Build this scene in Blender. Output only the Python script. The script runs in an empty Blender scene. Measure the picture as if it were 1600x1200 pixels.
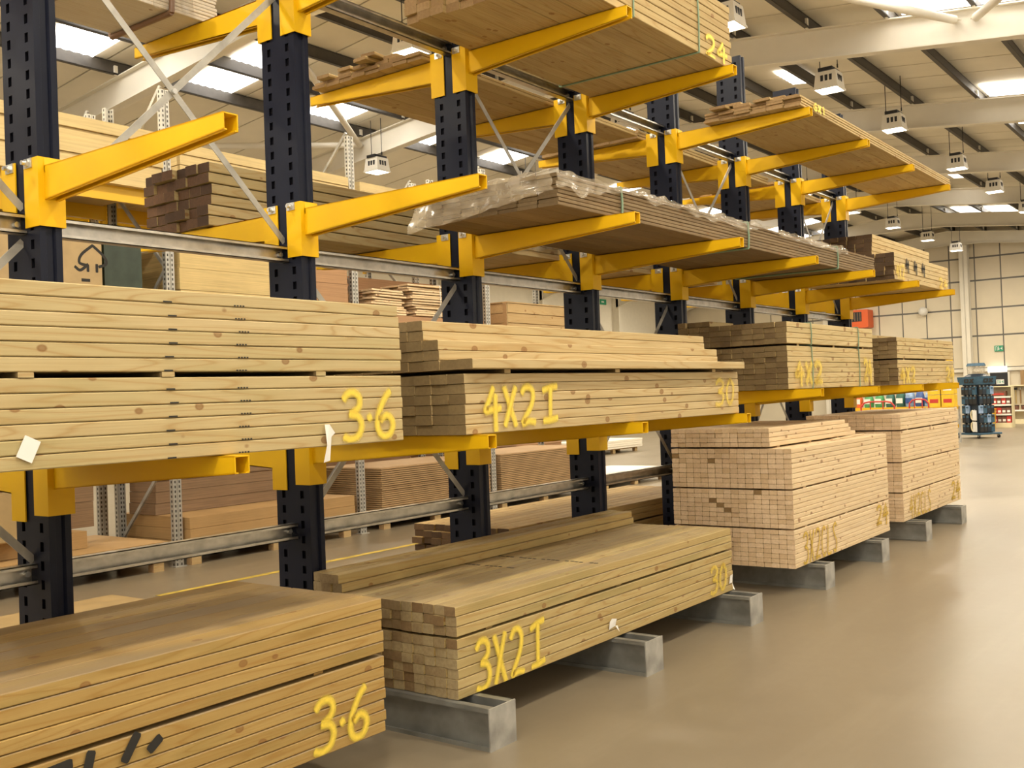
import bpy, bmesh, math, random
from mathutils import Vector, Matrix
random.seed(7)
SC = bpy.context.scene
COL = SC.collection
rnd = random.uniform

# ------------------------------------------------------------------ camera, light, exposure
FWD, RGT, UPV = (0.8034, 0.5952, 0.0131), (0.5953, -0.8027, -0.0371), (0.0116, -0.0376, 0.9992)
cam_data = bpy.data.cameras.new('camera')
cam = bpy.data.objects.new('camera', cam_data)
COL.objects.link(cam)
cam.matrix_world = Matrix(((RGT[0], UPV[0], -FWD[0], -2.3844), (RGT[1], UPV[1], -FWD[1], -4.2972),
                           (RGT[2], UPV[2], -FWD[2], 1.6169), (0, 0, 0, 1)))
cam_data.sensor_width = 36.0
cam_data.lens = 36.0 * 1624.4 / 1600.0
cam_data.clip_end = 300
SC.camera = cam

world = bpy.data.worlds.new('world')
SC.world = world
world.use_nodes = True
world.node_tree.nodes['Background'].inputs[0].default_value = (0.75, 0.85, 1.0, 1)
world.node_tree.nodes['Background'].inputs[1].default_value = 1.0

SC.view_settings.view_transform = 'Standard'
SC.view_settings.look = 'None'
SC.view_settings.gamma = 1.0
SC.view_settings.use_curve_mapping = False
SC.view_settings.exposure = 0.2

LAMP_WATT = 125.0
LAMP_COL = (1.0, 0.89, 0.69)
SKY_STRENGTH = 6.0
SKY_COL = (1.0, 0.97, 0.92)
WALL_FILL = 1.0
GABLE_FILL = 4.5

# ------------------------------------------------------------------ helpers
class MB:
    def __init__(s):
        s.v, s.f, s.mi, s.sm = [], [], [], []
    def add(s, vs, fs, mi=0, smooth=False):
        n = len(s.v)
        s.v += [tuple(p) for p in vs]
        for f in fs:
            s.f.append(tuple(i + n for i in f)); s.mi.append(mi); s.sm.append(smooth)
        return s
    def box(s, x0, x1, y0, y1, z0, z1, mi=0):
        return s.add([(x0,y0,z0),(x1,y0,z0),(x1,y1,z0),(x0,y1,z0),(x0,y0,z1),(x1,y0,z1),(x1,y1,z1),(x0,y1,z1)],
                     [(0,3,2,1),(4,5,6,7),(0,1,5,4),(1,2,6,5),(2,3,7,6),(3,0,4,7)], mi)
    def prism(s, poly, a0, a1, axis='x', mi=0):
        """poly: ccw list of 2-tuples in the two other axes (x: y,z / y: x,z / z: x,y)"""
        n = len(poly)
        def P(a, p):
            return {'x': (a, p[0], p[1]), 'y': (p[0], a, p[1]), 'z': (p[0], p[1], a)}[axis]
        vs = [P(a0, p) for p in poly] + [P(a1, p) for p in poly]
        fs = [(i, (i+1) % n, n + (i+1) % n, n + i) for i in range(n)]
        fs += [tuple(range(n-1, -1, -1)), tuple(range(n, 2*n))]
        if axis == 'y':
            fs = [tuple(reversed(f)) for f in fs]
        return s.add(vs, fs, mi)
    def chamfer(s, x0, x1, y0, y1, z0, z1, c=0.003, mi=0):
        poly = [(y0+c,z0),(y1-c,z0),(y1,z0+c),(y1,z1-c),(y1-c,z1),(y0+c,z1),(y0,z1-c),(y0,z0+c)]
        return s.prism(poly, x0, x1, 'x', mi)
    def tube(s, p, q, r, n=8, mi=0, r2=None, smooth=True):
        p, q = Vector(p), Vector(q)
        r2 = r if r2 is None else r2
        d = (q - p).normalized()
        a = d.orthogonal().normalized(); b = d.cross(a)
        vs = []
        for c, rr in ((p, r), (q, r2)):
            for k in range(n):
                t = 2*math.pi*k/n
                vs.append(c + a*(rr*math.cos(t)) + b*(rr*math.sin(t)))
        s.add(vs, [(i, (i+1) % n, n+(i+1) % n, n+i) for i in range(n)], mi, smooth)
        s.add(vs, [tuple(range(n-1, -1, -1)), tuple(range(n, 2*n))], mi)
        return s
    def path(s, pts, r, n=6, mi=0):
        for a, b in zip(pts, pts[1:]):
            s.tube(a, b, r, n, mi)
        return s
    def bar(s, p, q, w, t, nrm, mi=0):
        """flat bar from p to q, width w across, thickness t along nrm"""
        p, q, nrm = Vector(p), Vector(q), Vector(nrm).normalized()
        d = (q-p).normalized(); u = d.cross(nrm).normalized()
        vs = []
        for c in (p, q):
            for a, b in ((-1,-1),(1,-1),(1,1),(-1,1)):
                vs.append(c + u*(a*w/2) + nrm*(b*t/2))
        return s.add(vs, [(0,3,2,1),(4,5,6,7),(0,1,5,4),(1,2,6,5),(2,3,7,6),(3,0,4,7)], mi)
    def mesh(s, name, mats):
        me = bpy.data.meshes.new(name)
        me.from_pydata(s.v, [], s.f)
        for m in (mats if isinstance(mats, (list, tuple)) else [mats]):
            me.materials.append(m)
        me.polygons.foreach_set('material_index', s.mi)
        me.polygons.foreach_set('use_smooth', s.sm)
        bm = bmesh.new(); bm.from_mesh(me)
        bmesh.ops.recalc_face_normals(bm, faces=bm.faces)
        bm.to_mesh(me); bm.free()
        me.update()
        return me

def link(name, data, parent=None, loc=(0,0,0), rot=(0,0,0)):
    o = bpy.data.objects.new(name, data)
    COL.objects.link(o)
    o.location = loc; o.rotation_euler = rot
    if parent is not None: o.parent = parent
    return o
def part(name, mb, mats, parent=None, loc=(0,0,0), rot=(0,0,0), label=None, kind=None):
    o = link(name, mb.mesh(name, mats), parent, loc, rot)
    if label: o['label'] = label
    if kind: o['kind'] = kind
    return o
def thing(name, label, cat, loc=(0,0,0), rz=0.0, group=None):
    o = link(name, None, None, loc, (0,0,rz))
    o.empty_display_size = 0.1
    o['label'] = label; o['category'] = cat
    if group: o['group'] = group
    return o
def struct(name, mb, mats, label=None, loc=(0,0,0), parent=None):
    o = part(name, mb, mats, parent, loc)
    if parent is None:
        o['kind'] = 'structure'
        o['category'] = 'structure'
        if label: o['label'] = label
    return o

# ------------------------------------------------------------------ materials
class NT:
    def __init__(s, name):
        s.m = bpy.data.materials.new(name); s.m.use_nodes = True
        s.t = s.m.node_tree; s.n = s.t.nodes; s.l = s.t.links
        s.b = s.n['Principled BSDF']
    def node(s, typ, **kw):
        n = s.n.new(typ)
        for k, v in kw.items():
            if k.startswith('i_'):
                key = k[2:]
                n.inputs[int(key) if key.isdigit() else key].default_value = v
            else: setattr(n, k, v)
        return n
    def link(s, a, b): s.l.new(a, b)
    def math(s, op, a, b=None, c=None, clamp=False):
        n = s.node('ShaderNodeMath', operation=op, use_clamp=clamp)
        for i, x in enumerate((a, b, c)):
            if x is None: continue
            if isinstance(x, (int, float)): n.inputs[i].default_value = x
            else: s.link(x, n.inputs[i])
        return n.outputs[0]
    def mix(s, fac, a, b, blend='MIX'):
        n = s.node('ShaderNodeMix', data_type='RGBA', blend_type=blend)
        for sock, x in ((n.inputs['Factor'], fac), (n.inputs[6], a), (n.inputs[7], b)):
            if isinstance(x, (int, float)): sock.default_value = x
            elif isinstance(x, tuple): sock.default_value = x if len(x) == 4 else (*x, 1)
            else: s.link(x, sock)
        return n.outputs[2]
    def vmath(s, op, a, b):
        n = s.node('ShaderNodeVectorMath', operation=op)
        for i, x in enumerate((a, b)):
            if isinstance(x, tuple): n.inputs[i].default_value = x
            else: s.link(x, n.inputs[i])
        return n.outputs[0]
    def ramp(s, fac, stops):
        n = s.node('ShaderNodeValToRGB')
        e = n.color_ramp.elements
        while len(e) < len(stops): e.new(0.5)
        for i, (p, c) in enumerate(stops):
            e[i].position = p; e[i].color = (c, c, c, 1) if isinstance(c, (int, float)) else (*c, 1)
        s.link(fac, n.inputs[0])
        return n.outputs[0]
    def noise(s, vec, scale, detail=3, rough=0.5):
        n = s.node('ShaderNodeTexNoise', i_Scale=scale, i_Detail=detail, i_Roughness=rough)
        s.link(vec, n.inputs['Vector']); return n.outputs['Fac']
def srgb(r, g, b):
    f = lambda c: (c/12.92 if c <= 0.04045 else ((c+0.055)/1.055)**2.4)
    return (f(r/255), f(g/255), f(b/255))

def simple(name, col, rough=0.5, metal=0.0, noise=0.0, nscale=6.0, spec=0.5, bump=0.0):
    t = NT(name)
    t.b.inputs['Base Color'].default_value = (*col, 1)
    t.b.inputs['Roughness'].default_value = rough
    t.b.inputs['Metallic'].default_value = metal
    t.b.inputs['Specular IOR Level'].default_value = spec
    if noise or bump:
        tc = t.node('ShaderNodeTexCoord').outputs['Object']
        f = t.noise(tc, nscale, 4)
    if noise:
        d = tuple(max(0, c*(1-noise)) for c in col); h = tuple(min(1, c*(1+noise)) for c in col)
        t.link(t.mix(t.ramp(f, [(0.3, 0.0), (0.7, 1.0)]), d, h), t.b.inputs['Base Color'])
        t.link(t.math('ADD', t.math('MULTIPLY', f, 0.25), rough-0.12), t.b.inputs['Roughness'])
    if bump:
        b = t.node('ShaderNodeBump', i_Strength=bump, i_Distance=0.01)
        t.link(f, b.inputs['Height']); t.link(b.outputs[0], t.b.inputs['Normal'])
    return t.m

def wood(name, a, b, end_a, end_b, stain=(0.25,0.22,0.10), stain_amt=0.25, knot=(0.22,0.10,0.03), ring=0.34, rough=0.7, knots=0.11, top=0.0):
    """grain along object x; every object gets its own offset and tint from its random number"""
    fx = lambda c: (c[0]*.96, c[1]*1.035, c[2]*1.13)
    a, b = fx(a), fx(b)
    t = NT(name)
    tc = t.node('ShaderNodeTexCoord'); oi = t.node('ShaderNodeObjectInfo').outputs['Random']
    off = t.node('ShaderNodeCombineXYZ')
    for i, k in enumerate((93.0, 57.0, 31.0)): t.link(t.math('MULTIPLY', oi, k), off.inputs[i])
    P = t.vmath('ADD', tc.outputs['Object'], off.outputs[0])
    # growth rings
    g = t.noise(t.vmath('MULTIPLY', P, (0.55, 9.0, 9.0)), 1.0, 1.5, 0.4)
    rg = t.math('PINGPONG', t.math('MULTIPLY', g, 14.0), 0.5)
    rings = t.ramp(t.math('MULTIPLY', rg, 2.0), [(0.0, 0.0), (0.75, 0.25), (1.0, 1.0)])
    fine = t.noise(t.vmath('MULTIPLY', P, (2.0, 160.0, 160.0)), 1.0, 2, 0.6)
    tint = t.math('FRACT', t.math('MULTIPLY', oi, 17.3))
    col = t.mix(tint, a, b)
    dark = tuple(c*f for c, f in zip(a, (0.72, 0.58, 0.40)))
    col = t.mix(t.math('MULTIPLY', rings, min(.9, ring*2.1)), col, dark)
    col = t.mix(t.math('MULTIPLY', t.ramp(fine, [(0.4, 0.0), (0.75, 1.0)]), 0.26), col, dark)
    st = t.ramp(t.noise(t.vmath('MULTIPLY', P, (1.1, 5.0, 5.0)), 1.0, 3, 0.6), [(0.5, 0.0), (0.72, 1.0)])
    col = t.mix(t.math('MULTIPLY', st, min(.8, stain_amt*1.35)), col, stain)
    # knots
    wob = t.noise(t.vmath('MULTIPLY', P, (14.0, 14.0, 14.0)), 1.0, 1)
    vo = t.node('ShaderNodeTexVoronoi', feature='F1', i_Scale=1.0)
    t.link(t.vmath('MULTIPLY', P, (5.5, 8.0, 8.0)), vo.inputs['Vector'])
    kd = t.math('ADD', vo.outputs['Distance'], t.math('MULTIPLY', t.math('SUBTRACT', wob, 0.5), 0.05))
    km = t.ramp(kd, [(0.0, 1.0), (knots*0.75, 0.75), (knots, 0.95), (knots*1.25, 0.0)])
    col = t.mix(t.math('MULTIPLY', km, 0.85), col, knot)
    # end grain
    sx = t.node('ShaderNodeSeparateXYZ'); t.link(tc.outputs['Normal'], sx.inputs[0])
    if top:   # grey dust and handling dirt on upward faces
        dn = t.ramp(t.noise(t.vmath('MULTIPLY', P, (.7, 2.5, 2.5)), 1.0, 4, 0.6), [(0.35, 0.0), (0.62, 1.0)])
        col = t.mix(t.math('MULTIPLY', t.math('MULTIPLY', dn, t.math('GREATER_THAN', sx.outputs[2], 0.7)), top), col, (0.27, 0.205, 0.13))
    isend = t.math('GREATER_THAN', t.math('ABSOLUTE', sx.outputs[0]), 0.7)
    sp = t.node('ShaderNodeSeparateXYZ'); t.link(tc.outputs['Object'], sp.inputs[0])
    cy = t.math('MULTIPLY', t.math('SUBTRACT', t.math('FRACT', t.math('MULTIPLY', oi, 7.7)), 0.5), 0.12)
    cz = t.math('MULTIPLY', t.math('SUBTRACT', t.math('FRACT', t.math('MULTIPLY', oi, 31.1)), 0.5), 0.12)
    dy = t.math('SUBTRACT', sp.outputs[1], cy); dz = t.math('SUBTRACT', sp.outputs[2], cz)
    rr = t.math('SQRT', t.math('ADD', t.math('MULTIPLY', dy, dy), t.math('MULTIPLY', dz, dz)))
    er = t.math('PINGPONG', t.math('MULTIPLY', rr, 130.0), 0.5)
    en = t.noise(P, 60.0, 2)
    tint2 = t.math('POWER', t.math('FRACT', t.math('MULTIPLY', oi, 53.9)), 1.6)
    ec = t.mix(tint2, end_a, end_b)
    ec = t.mix(t.math('MULTIPLY', er, 0.35), ec, tuple(c*0.62 for c in end_a))
    ec = t.mix(t.math('MULTIPLY', t.ramp(en, [(0.35, 0.0), (0.7, 1.0)]), 0.3), ec, tuple(c*0.6 for c in end_b))
    t.link(t.mix(isend, col, ec), t.b.inputs['Base Color'])
    t.b.inputs['Roughness'].default_value = rough
    t.b.inputs['Specular IOR Level'].default_value = 0.3
    bu = t.node('ShaderNodeBump', i_Strength=0.15, i_Distance=0.004)
    t.link(fine, bu.inputs['Height']); t.link(bu.outputs[0], t.b.inputs['Normal'])
    return t.m

M = {}
M['yellow'] = simple('yellow_paint', (0.75, 0.445, 0.003), 0.45, noise=0.05, nscale=3, spec=0.28)
M['yellow_rack'] = simple('yellow_rack_paint', (0.72, 0.42, 0.01), 0.4)
M['navy'] = simple('navy_paint', (0.0065, 0.0088, 0.021), 0.34, noise=0.1, nscale=5, spec=0.2)
M['slot'] = simple('slot_inner_shade', (0.003, 0.003, 0.006), 0.7, spec=0.1)  # near-black colour gives the slot pockets the shade of a hollow post
M['galv'] = simple('galvanised_steel', (0.48, 0.46, 0.42), 0.34, 0.95, noise=0.22, nscale=14)
M['galv_dull'] = simple('dull_galvanised_steel', (0.40, 0.39, 0.36), 0.55, 0.45, noise=0.25, nscale=9)
M['galv_foot_shade'] = simple('shaded_galvanised_foot', (0.27, 0.27, 0.25), 0.5, 0.6, noise=0.2, nscale=9)  # darker steel copy that holds the shadow on the foot sides
M['bolt'] = simple('zinc_bolt', (0.7, 0.7, 0.68), 0.3, 0.9)
M['white_steel'] = simple('white_steel_paint', (0.74, 0.69, 0.58), 0.5, noise=0.04, nscale=2)
M['purlin'] = simple('backlit_purlin', (0.075, 0.066, 0.056), 0.55, 0.3, noise=0.2)  # dark colour carries the backlit look of the purlins
M['roof'] = simple('white_roof_liner', (0.80, 0.745, 0.62), 0.6, noise=0.05, nscale=1.5)
M['joint'] = simple('roof_joint', (0.16, 0.14, 0.11), 0.6)
M['wall'] = simple('cream_wall_panel', (0.70, 0.62, 0.47), 0.6, noise=0.04, nscale=1.2)
M['wall_white'] = simple('white_wall', (0.76, 0.71, 0.60), 0.7, noise=0.03)
M['rail'] = simple('dark_wall_rail', (0.14, 0.13, 0.115), 0.5)
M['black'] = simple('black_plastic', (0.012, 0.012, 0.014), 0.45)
M['blue_black'] = simple('blue_black_plastic', (0.010, 0.020, 0.034), 0.45)
M['teal'] = simple('teal_blue_card', (0.03, 0.085, 0.14), 0.5, noise=0.3, nscale=20)
M['white'] = simple('white_card', (0.8, 0.78, 0.72), 0.6)
M['cream'] = simple('cream_plastic', (0.75, 0.66, 0.42), 0.5)
M['red'] = simple('red_plastic', (0.50, 0.035, 0.025), 0.45)
M['orange'] = simple('orange_paint', (0.75, 0.12, 0.02), 0.45)
M['green'] = simple('green_bag', (0.06, 0.28, 0.09), 0.5, noise=0.3, nscale=9)
M['green_dark'] = simple('dark_green_bag', (0.03, 0.12, 0.09), 0.5, noise=0.3, nscale=9)
M['blue'] = simple('blue_bag', (0.03, 0.08, 0.26), 0.45, noise=0.4, nscale=9)
M['blue_light'] = simple('pale_blue_bag', (0.25, 0.36, 0.55), 0.45, noise=0.4, nscale=9)
M['yellow_box'] = simple('yellow_box_card', (0.72, 0.46, 0.02), 0.5, noise=0.15, nscale=8)
M['brown_box'] = simple('dark_brown_box', (0.16, 0.07, 0.045), 0.6, noise=0.3, nscale=12)
M['exit'] = simple('green_sign', (0.02, 0.30, 0.16), 0.5)
M['strap'] = simple('green_strap', (0.20, 0.30, 0.20), 0.5)
M['strap_band'] = simple('brown_band', (0.20, 0.11, 0.06), 0.3)
M['tag'] = simple('white_label_tag', (0.82, 0.80, 0.76), 0.6)
M['print'] = simple('black_stamp_ink', (0.02, 0.018, 0.015), 0.8)
M['line'] = simple('yellow_floor_line', (0.50, 0.36, 0.05), 0.6, noise=0.35, nscale=8)
M['mdf'] = simple('brown_fibre_board', (0.36, 0.215, 0.095), 0.75, noise=0.10, nscale=7)
M['mdf_dark'] = simple('dark_fibre_board', (0.30, 0.16, 0.08), 0.75, noise=0.12, nscale=7)
M['chip'] = simple('orange_chipboard', (0.42, 0.215, 0.065), 0.75, noise=0.12, nscale=30)
M['ply'] = simple('pale_plywood', (0.62, 0.46, 0.20), 0.7, noise=0.08, nscale=5)
M['ply_red'] = simple('red_plywood', (0.50, 0.25, 0.11), 0.7, noise=0.12, nscale=5)
M['ply_light'] = simple('light_plywood', (0.70, 0.53, 0.25), 0.7, noise=0.07, nscale=4)
M['board_white'] = simple('off_white_board', (0.78, 0.72, 0.60), 0.6)
M['dark_cloth'] = simple('dark_green_wrap', (0.03, 0.045, 0.03), 0.4, noise=0.3)
M['tan_wrap'] = simple('tan_card_wrap', (0.40, 0.28, 0.13), 0.5, noise=0.1)

WARM = (0.56, 0.375, 0.16)
M['w_pale'] = wood('pale_treated_pine', (0.575,0.425,0.215), (0.50,0.375,0.175), (0.23,0.165,0.075), (0.17,0.115,0.05), stain=(0.34,0.29,0.12), stain_amt=0.35)
M['w_gold'] = wood('golden_treated_pine', (0.47,0.295,0.095), (0.36,0.215,0.06), (0.34,0.25,0.12), (0.2,0.11,0.05), stain=(0.25,0.18,0.05), stain_amt=0.45, top=.75)
M['w_green'] = wood('greenish_treated_pine', (0.52,0.37,0.155), (0.44,0.305,0.115), (0.42,0.33,0.18), (0.20,0.115,0.05), stain=(0.24,0.20,0.07), stain_amt=0.4, top=.6)
M['w_cls'] = wood('planed_pale_pine', (0.80,0.585,0.345), (0.74,0.535,0.305), (0.80,0.605,0.40), (0.67,0.48,0.285), stain=(0.45,0.34,0.22), stain_amt=0.2, knot=(0.24,0.10,0.035), ring=0.16, knots=0.13)
M['w_sawn'] = wood('pale_sawn_pine', (0.59,0.43,0.215), (0.53,0.38,0.18), (0.22,0.155,0.07), (0.15,0.10,0.042), stain=(0.32,0.25,0.12), stain_amt=0.3, knots=0.13)
M['w_dark'] = wood('weathered_dark_plank', (0.25,0.165,0.078), (0.19,0.12,0.054), (0.20,0.14,0.07), (0.11,0.07,0.03), stain=(0.13,0.085,0.04), stain_amt=0.5, ring=0.4)
M['w_old'] = wood('brown_sawn_pine', (0.47,0.31,0.125), (0.40,0.255,0.095), (0.14,0.08,0.036), (0.07,0.038,0.018), stain=(0.24,0.15,0.06), stain_amt=0.45)
M['w_top'] = wood('tan_sawn_board', (0.50,0.35,0.15), (0.42,0.285,0.115), (0.34,0.22,0.10), (0.20,0.115,0.045), stain=(0.27,0.17,0.06), stain_amt=0.4)
M['w_beam'] = wood('wet_sawn_beam', (0.46,0.34,0.165), (0.38,0.28,0.125), (0.125,0.062,0.028), (0.05,0.026,0.013), stain=(0.2,0.14,0.06), stain_amt=0.4)
M['w_white'] = wood('whitewood_board', (0.68,0.58,0.45), (0.62,0.52,0.40), (0.6,0.5,0.38), (0.5,0.4,0.3), stain=(0.5,0.42,0.33), stain_amt=0.2, ring=0.12, knots=0.06)
M['w_brown_end'] = wood('pine_with_brown_ends', (0.60,0.44,0.21), (0.53,0.38,0.17), (0.235,0.165,0.075), (0.155,0.10,0.045), stain=(0.35,0.27,0.12), stain_amt=0.35, knots=0.15)
M['w_pallet'] = wood('pallet_pine', (0.57,0.39,0.18), (0.48,0.31,0.135), (0.5,0.33,0.16), (0.38,0.22,0.1), stain=(0.3,0.2,0.1), stain_amt=0.3)

def layered(name, col, lines=90.0, amt=0.35, rough=0.72):
    t = NT(name)
    P = t.node('ShaderNodeTexCoord').outputs['Object']
    oi = t.node('ShaderNodeObjectInfo').outputs['Random']
    sx = t.node('ShaderNodeSeparateXYZ'); t.link(t.node('ShaderNodeTexCoord').outputs['Normal'], sx.inputs[0])
    side = t.math('LESS_THAN', t.math('ABSOLUTE', sx.outputs[2]), 0.5)
    n = t.noise(t.vmath('MULTIPLY', P, (1.2, 1.2, lines)), 1.0, 4, 0.7)
    n2 = t.noise(P, 3.0, 3)
    f = t.math('MULTIPLY', t.math('MULTIPLY', t.ramp(n, [(0.42, 0.0), (0.62, 1.0)]), side), amt)
    c = t.mix(t.ramp(n2, [(0.3, 0.0), (0.7, 1.0)]), tuple(x*.93 for x in col), tuple(min(1, x*1.06) for x in col))
    t.link(t.mix(f, c, tuple(x*.45 for x in col)), t.b.inputs['Base Color'])
    t.b.inputs['Roughness'].default_value = rough
    return t.m
M['ply'] = layered('pale_plywood_edges', (0.62, 0.46, 0.20), 70, .4)
M['ply_red'] = layered('red_plywood_edges', (0.43, 0.24, 0.115), 90, .45)
M['ply_light'] = layered('light_plywood_edges', (0.68, 0.52, 0.25), 45, .3)
M['mdf'] = layered('fibre_board_edges', (0.40, 0.25, 0.115), 140, .3)
M['mdf_dark'] = layered('dark_board_edges', (0.26, 0.16, 0.085), 110, .55)
M['chip'] = layered('chipboard_edges', (0.42, 0.255, 0.10), 120, .3)

def floor_mat():
    t = NT('polished_concrete')
    P = t.node('ShaderNodeTexCoord').outputs['Object']
    n1 = t.noise(t.vmath('MULTIPLY', P, (0.35, 0.6, 1)), 1.0, 5, 0.6)
    n2 = t.noise(P, 9.0, 5, 0.65)
    n3 = t.noise(t.vmath('MULTIPLY', P, (0.5, 4.5, 1)), 1.0, 4, 0.6)
    c = t.mix(t.ramp(n1, [(0.3, 0.0), (0.7, 1.0)]), (0.185,0.148,0.098), (0.235,0.191,0.129))
    c = t.mix(t.math('MULTIPLY', t.ramp(n2, [(0.35, 0.0), (0.7, 1.0)]), 0.25), c, (0.165,0.13,0.082))
    c = t.mix(t.math('MULTIPLY', t.ramp(n3, [(0.52, 0.0), (0.75, 1.0)]), 0.22), c, (0.31,0.26,0.185))
    t.link(c, t.b.inputs['Base Color'])
    t.link(t.math('ADD', t.math('MULTIPLY', n1, 0.2), 0.24), t.b.inputs['Roughness'])
    t.b.inputs['Specular IOR Level'].default_value = 0.45
    return t.m
M['floor'] = floor_mat()

def emit(name, col, s):
    t = NT(name)
    t.b.inputs['Base Color'].default_value = (*col, 1)
    t.b.inputs['Emission Color'].default_value = (*col, 1)
    t.b.inputs['Emission Strength'].default_value = s
    return t.m
M['skylight'] = emit('daylit_rooflight', SKY_COL, SKY_STRENGTH)
M['lens'] = emit('lamp_lens', (1.0, 0.93, 0.78), 8.0)
M['lit_sign'] = emit('lit_white_sign', (1, 1, 1), 1.6)

def paint_mat(name='yellow_spray_paint', col=(0.88,0.66,0.07), amt=0.8):
    t = NT(name)
    at = t.node('ShaderNodeAttribute', attribute_name='soft')
    P = t.node('ShaderNodeTexCoord').outputs['Object']
    sp = t.noise(P, 90.0, 2)
    a = t.math('MULTIPLY', t.ramp(at.outputs['Fac'], [(0.04, 0.0), (0.5, 0.55), (0.85, 0.95)]), t.math('ADD', t.math('MULTIPLY', sp, 0.4 if amt > .7 else 0.9), amt-.05 if amt > .7 else amt-.35), clamp=True)
    t.b.inputs['Base Color'].default_value = (*col, 1)
    t.b.inputs['Roughness'].default_value = 0.6
    t.link(a, t.b.inputs['Alpha'])
    return t.m
M['paint'] = paint_mat()
M['paint_faint'] = paint_mat('thin_yellow_spray_paint', (0.84,0.62,0.08), 0.5)
M['paint_ochre'] = paint_mat('ochre_spray_paint', (0.60,0.40,0.03), 0.75)
M['print_soft'] = simple('brown_print_ink', (.12,.07,.03), .8)
def film_mat(name, col, alpha):
    t = NT(name)
    P = t.node('ShaderNodeTexCoord').outputs['Object']
    n = t.noise(P, 7.0, 4, 0.6)
    t.b.inputs['Base Color'].default_value = (*col, 1)
    t.b.inputs['Roughness'].default_value = 0.12
    t.b.inputs['Specular IOR Level'].default_value = 0.9
    t.link(t.math('ADD', t.math('MULTIPLY', t.ramp(n, [(0.35, 0.0), (0.65, 1.0)]), 0.35), alpha), t.b.inputs['Alpha'])
    return t.m
M['film'] = film_mat('clear_plastic_film', (0.60, 0.52, 0.39), 0.16)

# ------------------------------------------------------------------ spray-paint writing
GL = {
 '3': [[(.02,.84),(.16,.97),(.38,.98),(.52,.85),(.48,.66),(.22,.52)],[(.2,.52),(.46,.46),(.56,.27),(.46,.06),(.22,-.02),(.0,.04)]],
 '6': [[(.5,1.0),(.3,.82),(.1,.5),(.06,.2),(.2,.02),(.42,.02),(.56,.18),(.54,.36),(.36,.46),(.16,.36)]],
 '.': [[(.02,.40),(.10,.46)]],
 '4': [[(.36,1.0),(.18,.66),(.02,.40),(.3,.42),(.64,.46)],[(.44,.80),(.42,.3),(.42,-.16)]],
 'X': [[(.04,1.0),(.26,.5),(.5,-.04)],[(.52,1.0),(.28,.5),(.04,-.02)]],
 '2': [[(.02,.82),(.16,.98),(.40,.97),(.52,.78),(.40,.45),(.02,.02),(.3,.06),(.58,.02)]],
 'I': [[(.0,.88),(.32,.96),(.66,1.0)],[(.36,.94),(.33,.5),(.31,.06)],[(.0,.04),(.32,.05),(.64,.10)]],
 '0': [[(.3,1.0),(.08,.75),(.06,.25),(.28,.0),(.5,.25),(.52,.75),(.3,1.0)]],
 'C': [[(.52,.88),(.3,.99),(.08,.75),(.06,.3),(.26,.0),(.54,.1)]],
 'L': [[(.1,1.0),(.08,.5),(.06,.02),(.5,.02)]],
 'S': [[(.52,.88),(.3,1.0),(.08,.8),(.26,.55),(.5,.32),(.36,.02),(.04,.08)]],
 '1': [[(.1,.78),(.26,1.0),(.26,.0)]],
 ' ': [], '_': [],
}
def catmull(pts, n=5):
    if len(pts) < 3: return pts
    P = [pts[0]] + list(pts) + [pts[-1]]
    out = []
    for i in range(1, len(P)-2):
        p0, p1, p2, p3 = P[i-1:i+3]
        for k in range(n):
            t = k/n
            out.append(tuple(0.5*((2*b)+(-a+c)*t+(2*a-5*b+4*c-d)*t*t+(-a+3*b-3*c+d)*t**3) for a, b, c, d in zip(p0, p1, p2, p3)))
    out.append(pts[-1])
    return out
def paint(text, parent, x0, x1, y, z0, z1, w=0.018, slant=0.0, mat='paint', name='paint_marking'):
    """writing on a face that looks to -y; x0..x1, z0..z1 relative to parent"""
    adv, xx = [], 0.0
    for ch in text:
        adv.append(xx); xx += {'.': 0.26, ' ': 0.3, '_': 0.2, 'I': 0.86, '1': 0.5}.get(ch, 0.76)
    w *= .82; x0 += w*1.1; x1 -= w*1.1; z0 += w*1.1; z1 -= w*1.1
    sx = (x1-x0)/(xx-0.14); sz = z1-z0
    vs, fs, soft = [], [], []
    for ch, ax in zip(text, adv):
        for st in GL[ch]:
            pts = [Vector((x0+(ax+p[0])*sx + slant*p[1]*sz, z0+p[1]*sz)) for p in catmull(st)]
            d0 = (pts[1]-pts[0]).normalized()*w*0.9; d1 = (pts[-1]-pts[-2]).normalized()*w*0.9
            pts = [pts[0]-d0] + pts + [pts[-1]+d1]
            base = len(vs)
            y -= 0.00025
            for i, p in enumerate(pts):
                d = (pts[min(i+1, len(pts)-1)] - pts[max(i-1, 0)])
                d = d.normalized() if d.length > 1e-9 else Vector((1, 0))
                nv = Vector((-d.y, d.x))
                end = 0.0 if i in (0, len(pts)-1) else 1.0
                for k, a in ((-1.9, 0.0), (-.85, .62), (0, 1.0), (.85, .62), (1.9, 0.0)):
                    q = p + nv*(k*w*(1.0 if end else 0.75))
                    vs.append((q.x, y, max(q.y, .006))); soft.append(a*end)
            for i in range(len(pts)-1):
                for k in range(4):
                    a = base+i*5+k
                    fs.append((a, a+1, a+6, a+5))
    me = bpy.data.meshes.new(name)
    me.from_pydata(vs, [], fs)
    at = me.attributes.new('soft', 'FLOAT', 'POINT')
    at.data.foreach_set('value', soft)
    me.materials.append(M[mat])
    return link(name, me, parent)
def stamps(parent, rects, y):
    mb = MB()
    for x0, x1, z0, z1 in rects:
        mb.box(x0, x1, y-0.0006, y, z0, z1)
    o = part('printed_stamp', mb, M['print'], parent)
    return o

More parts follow.
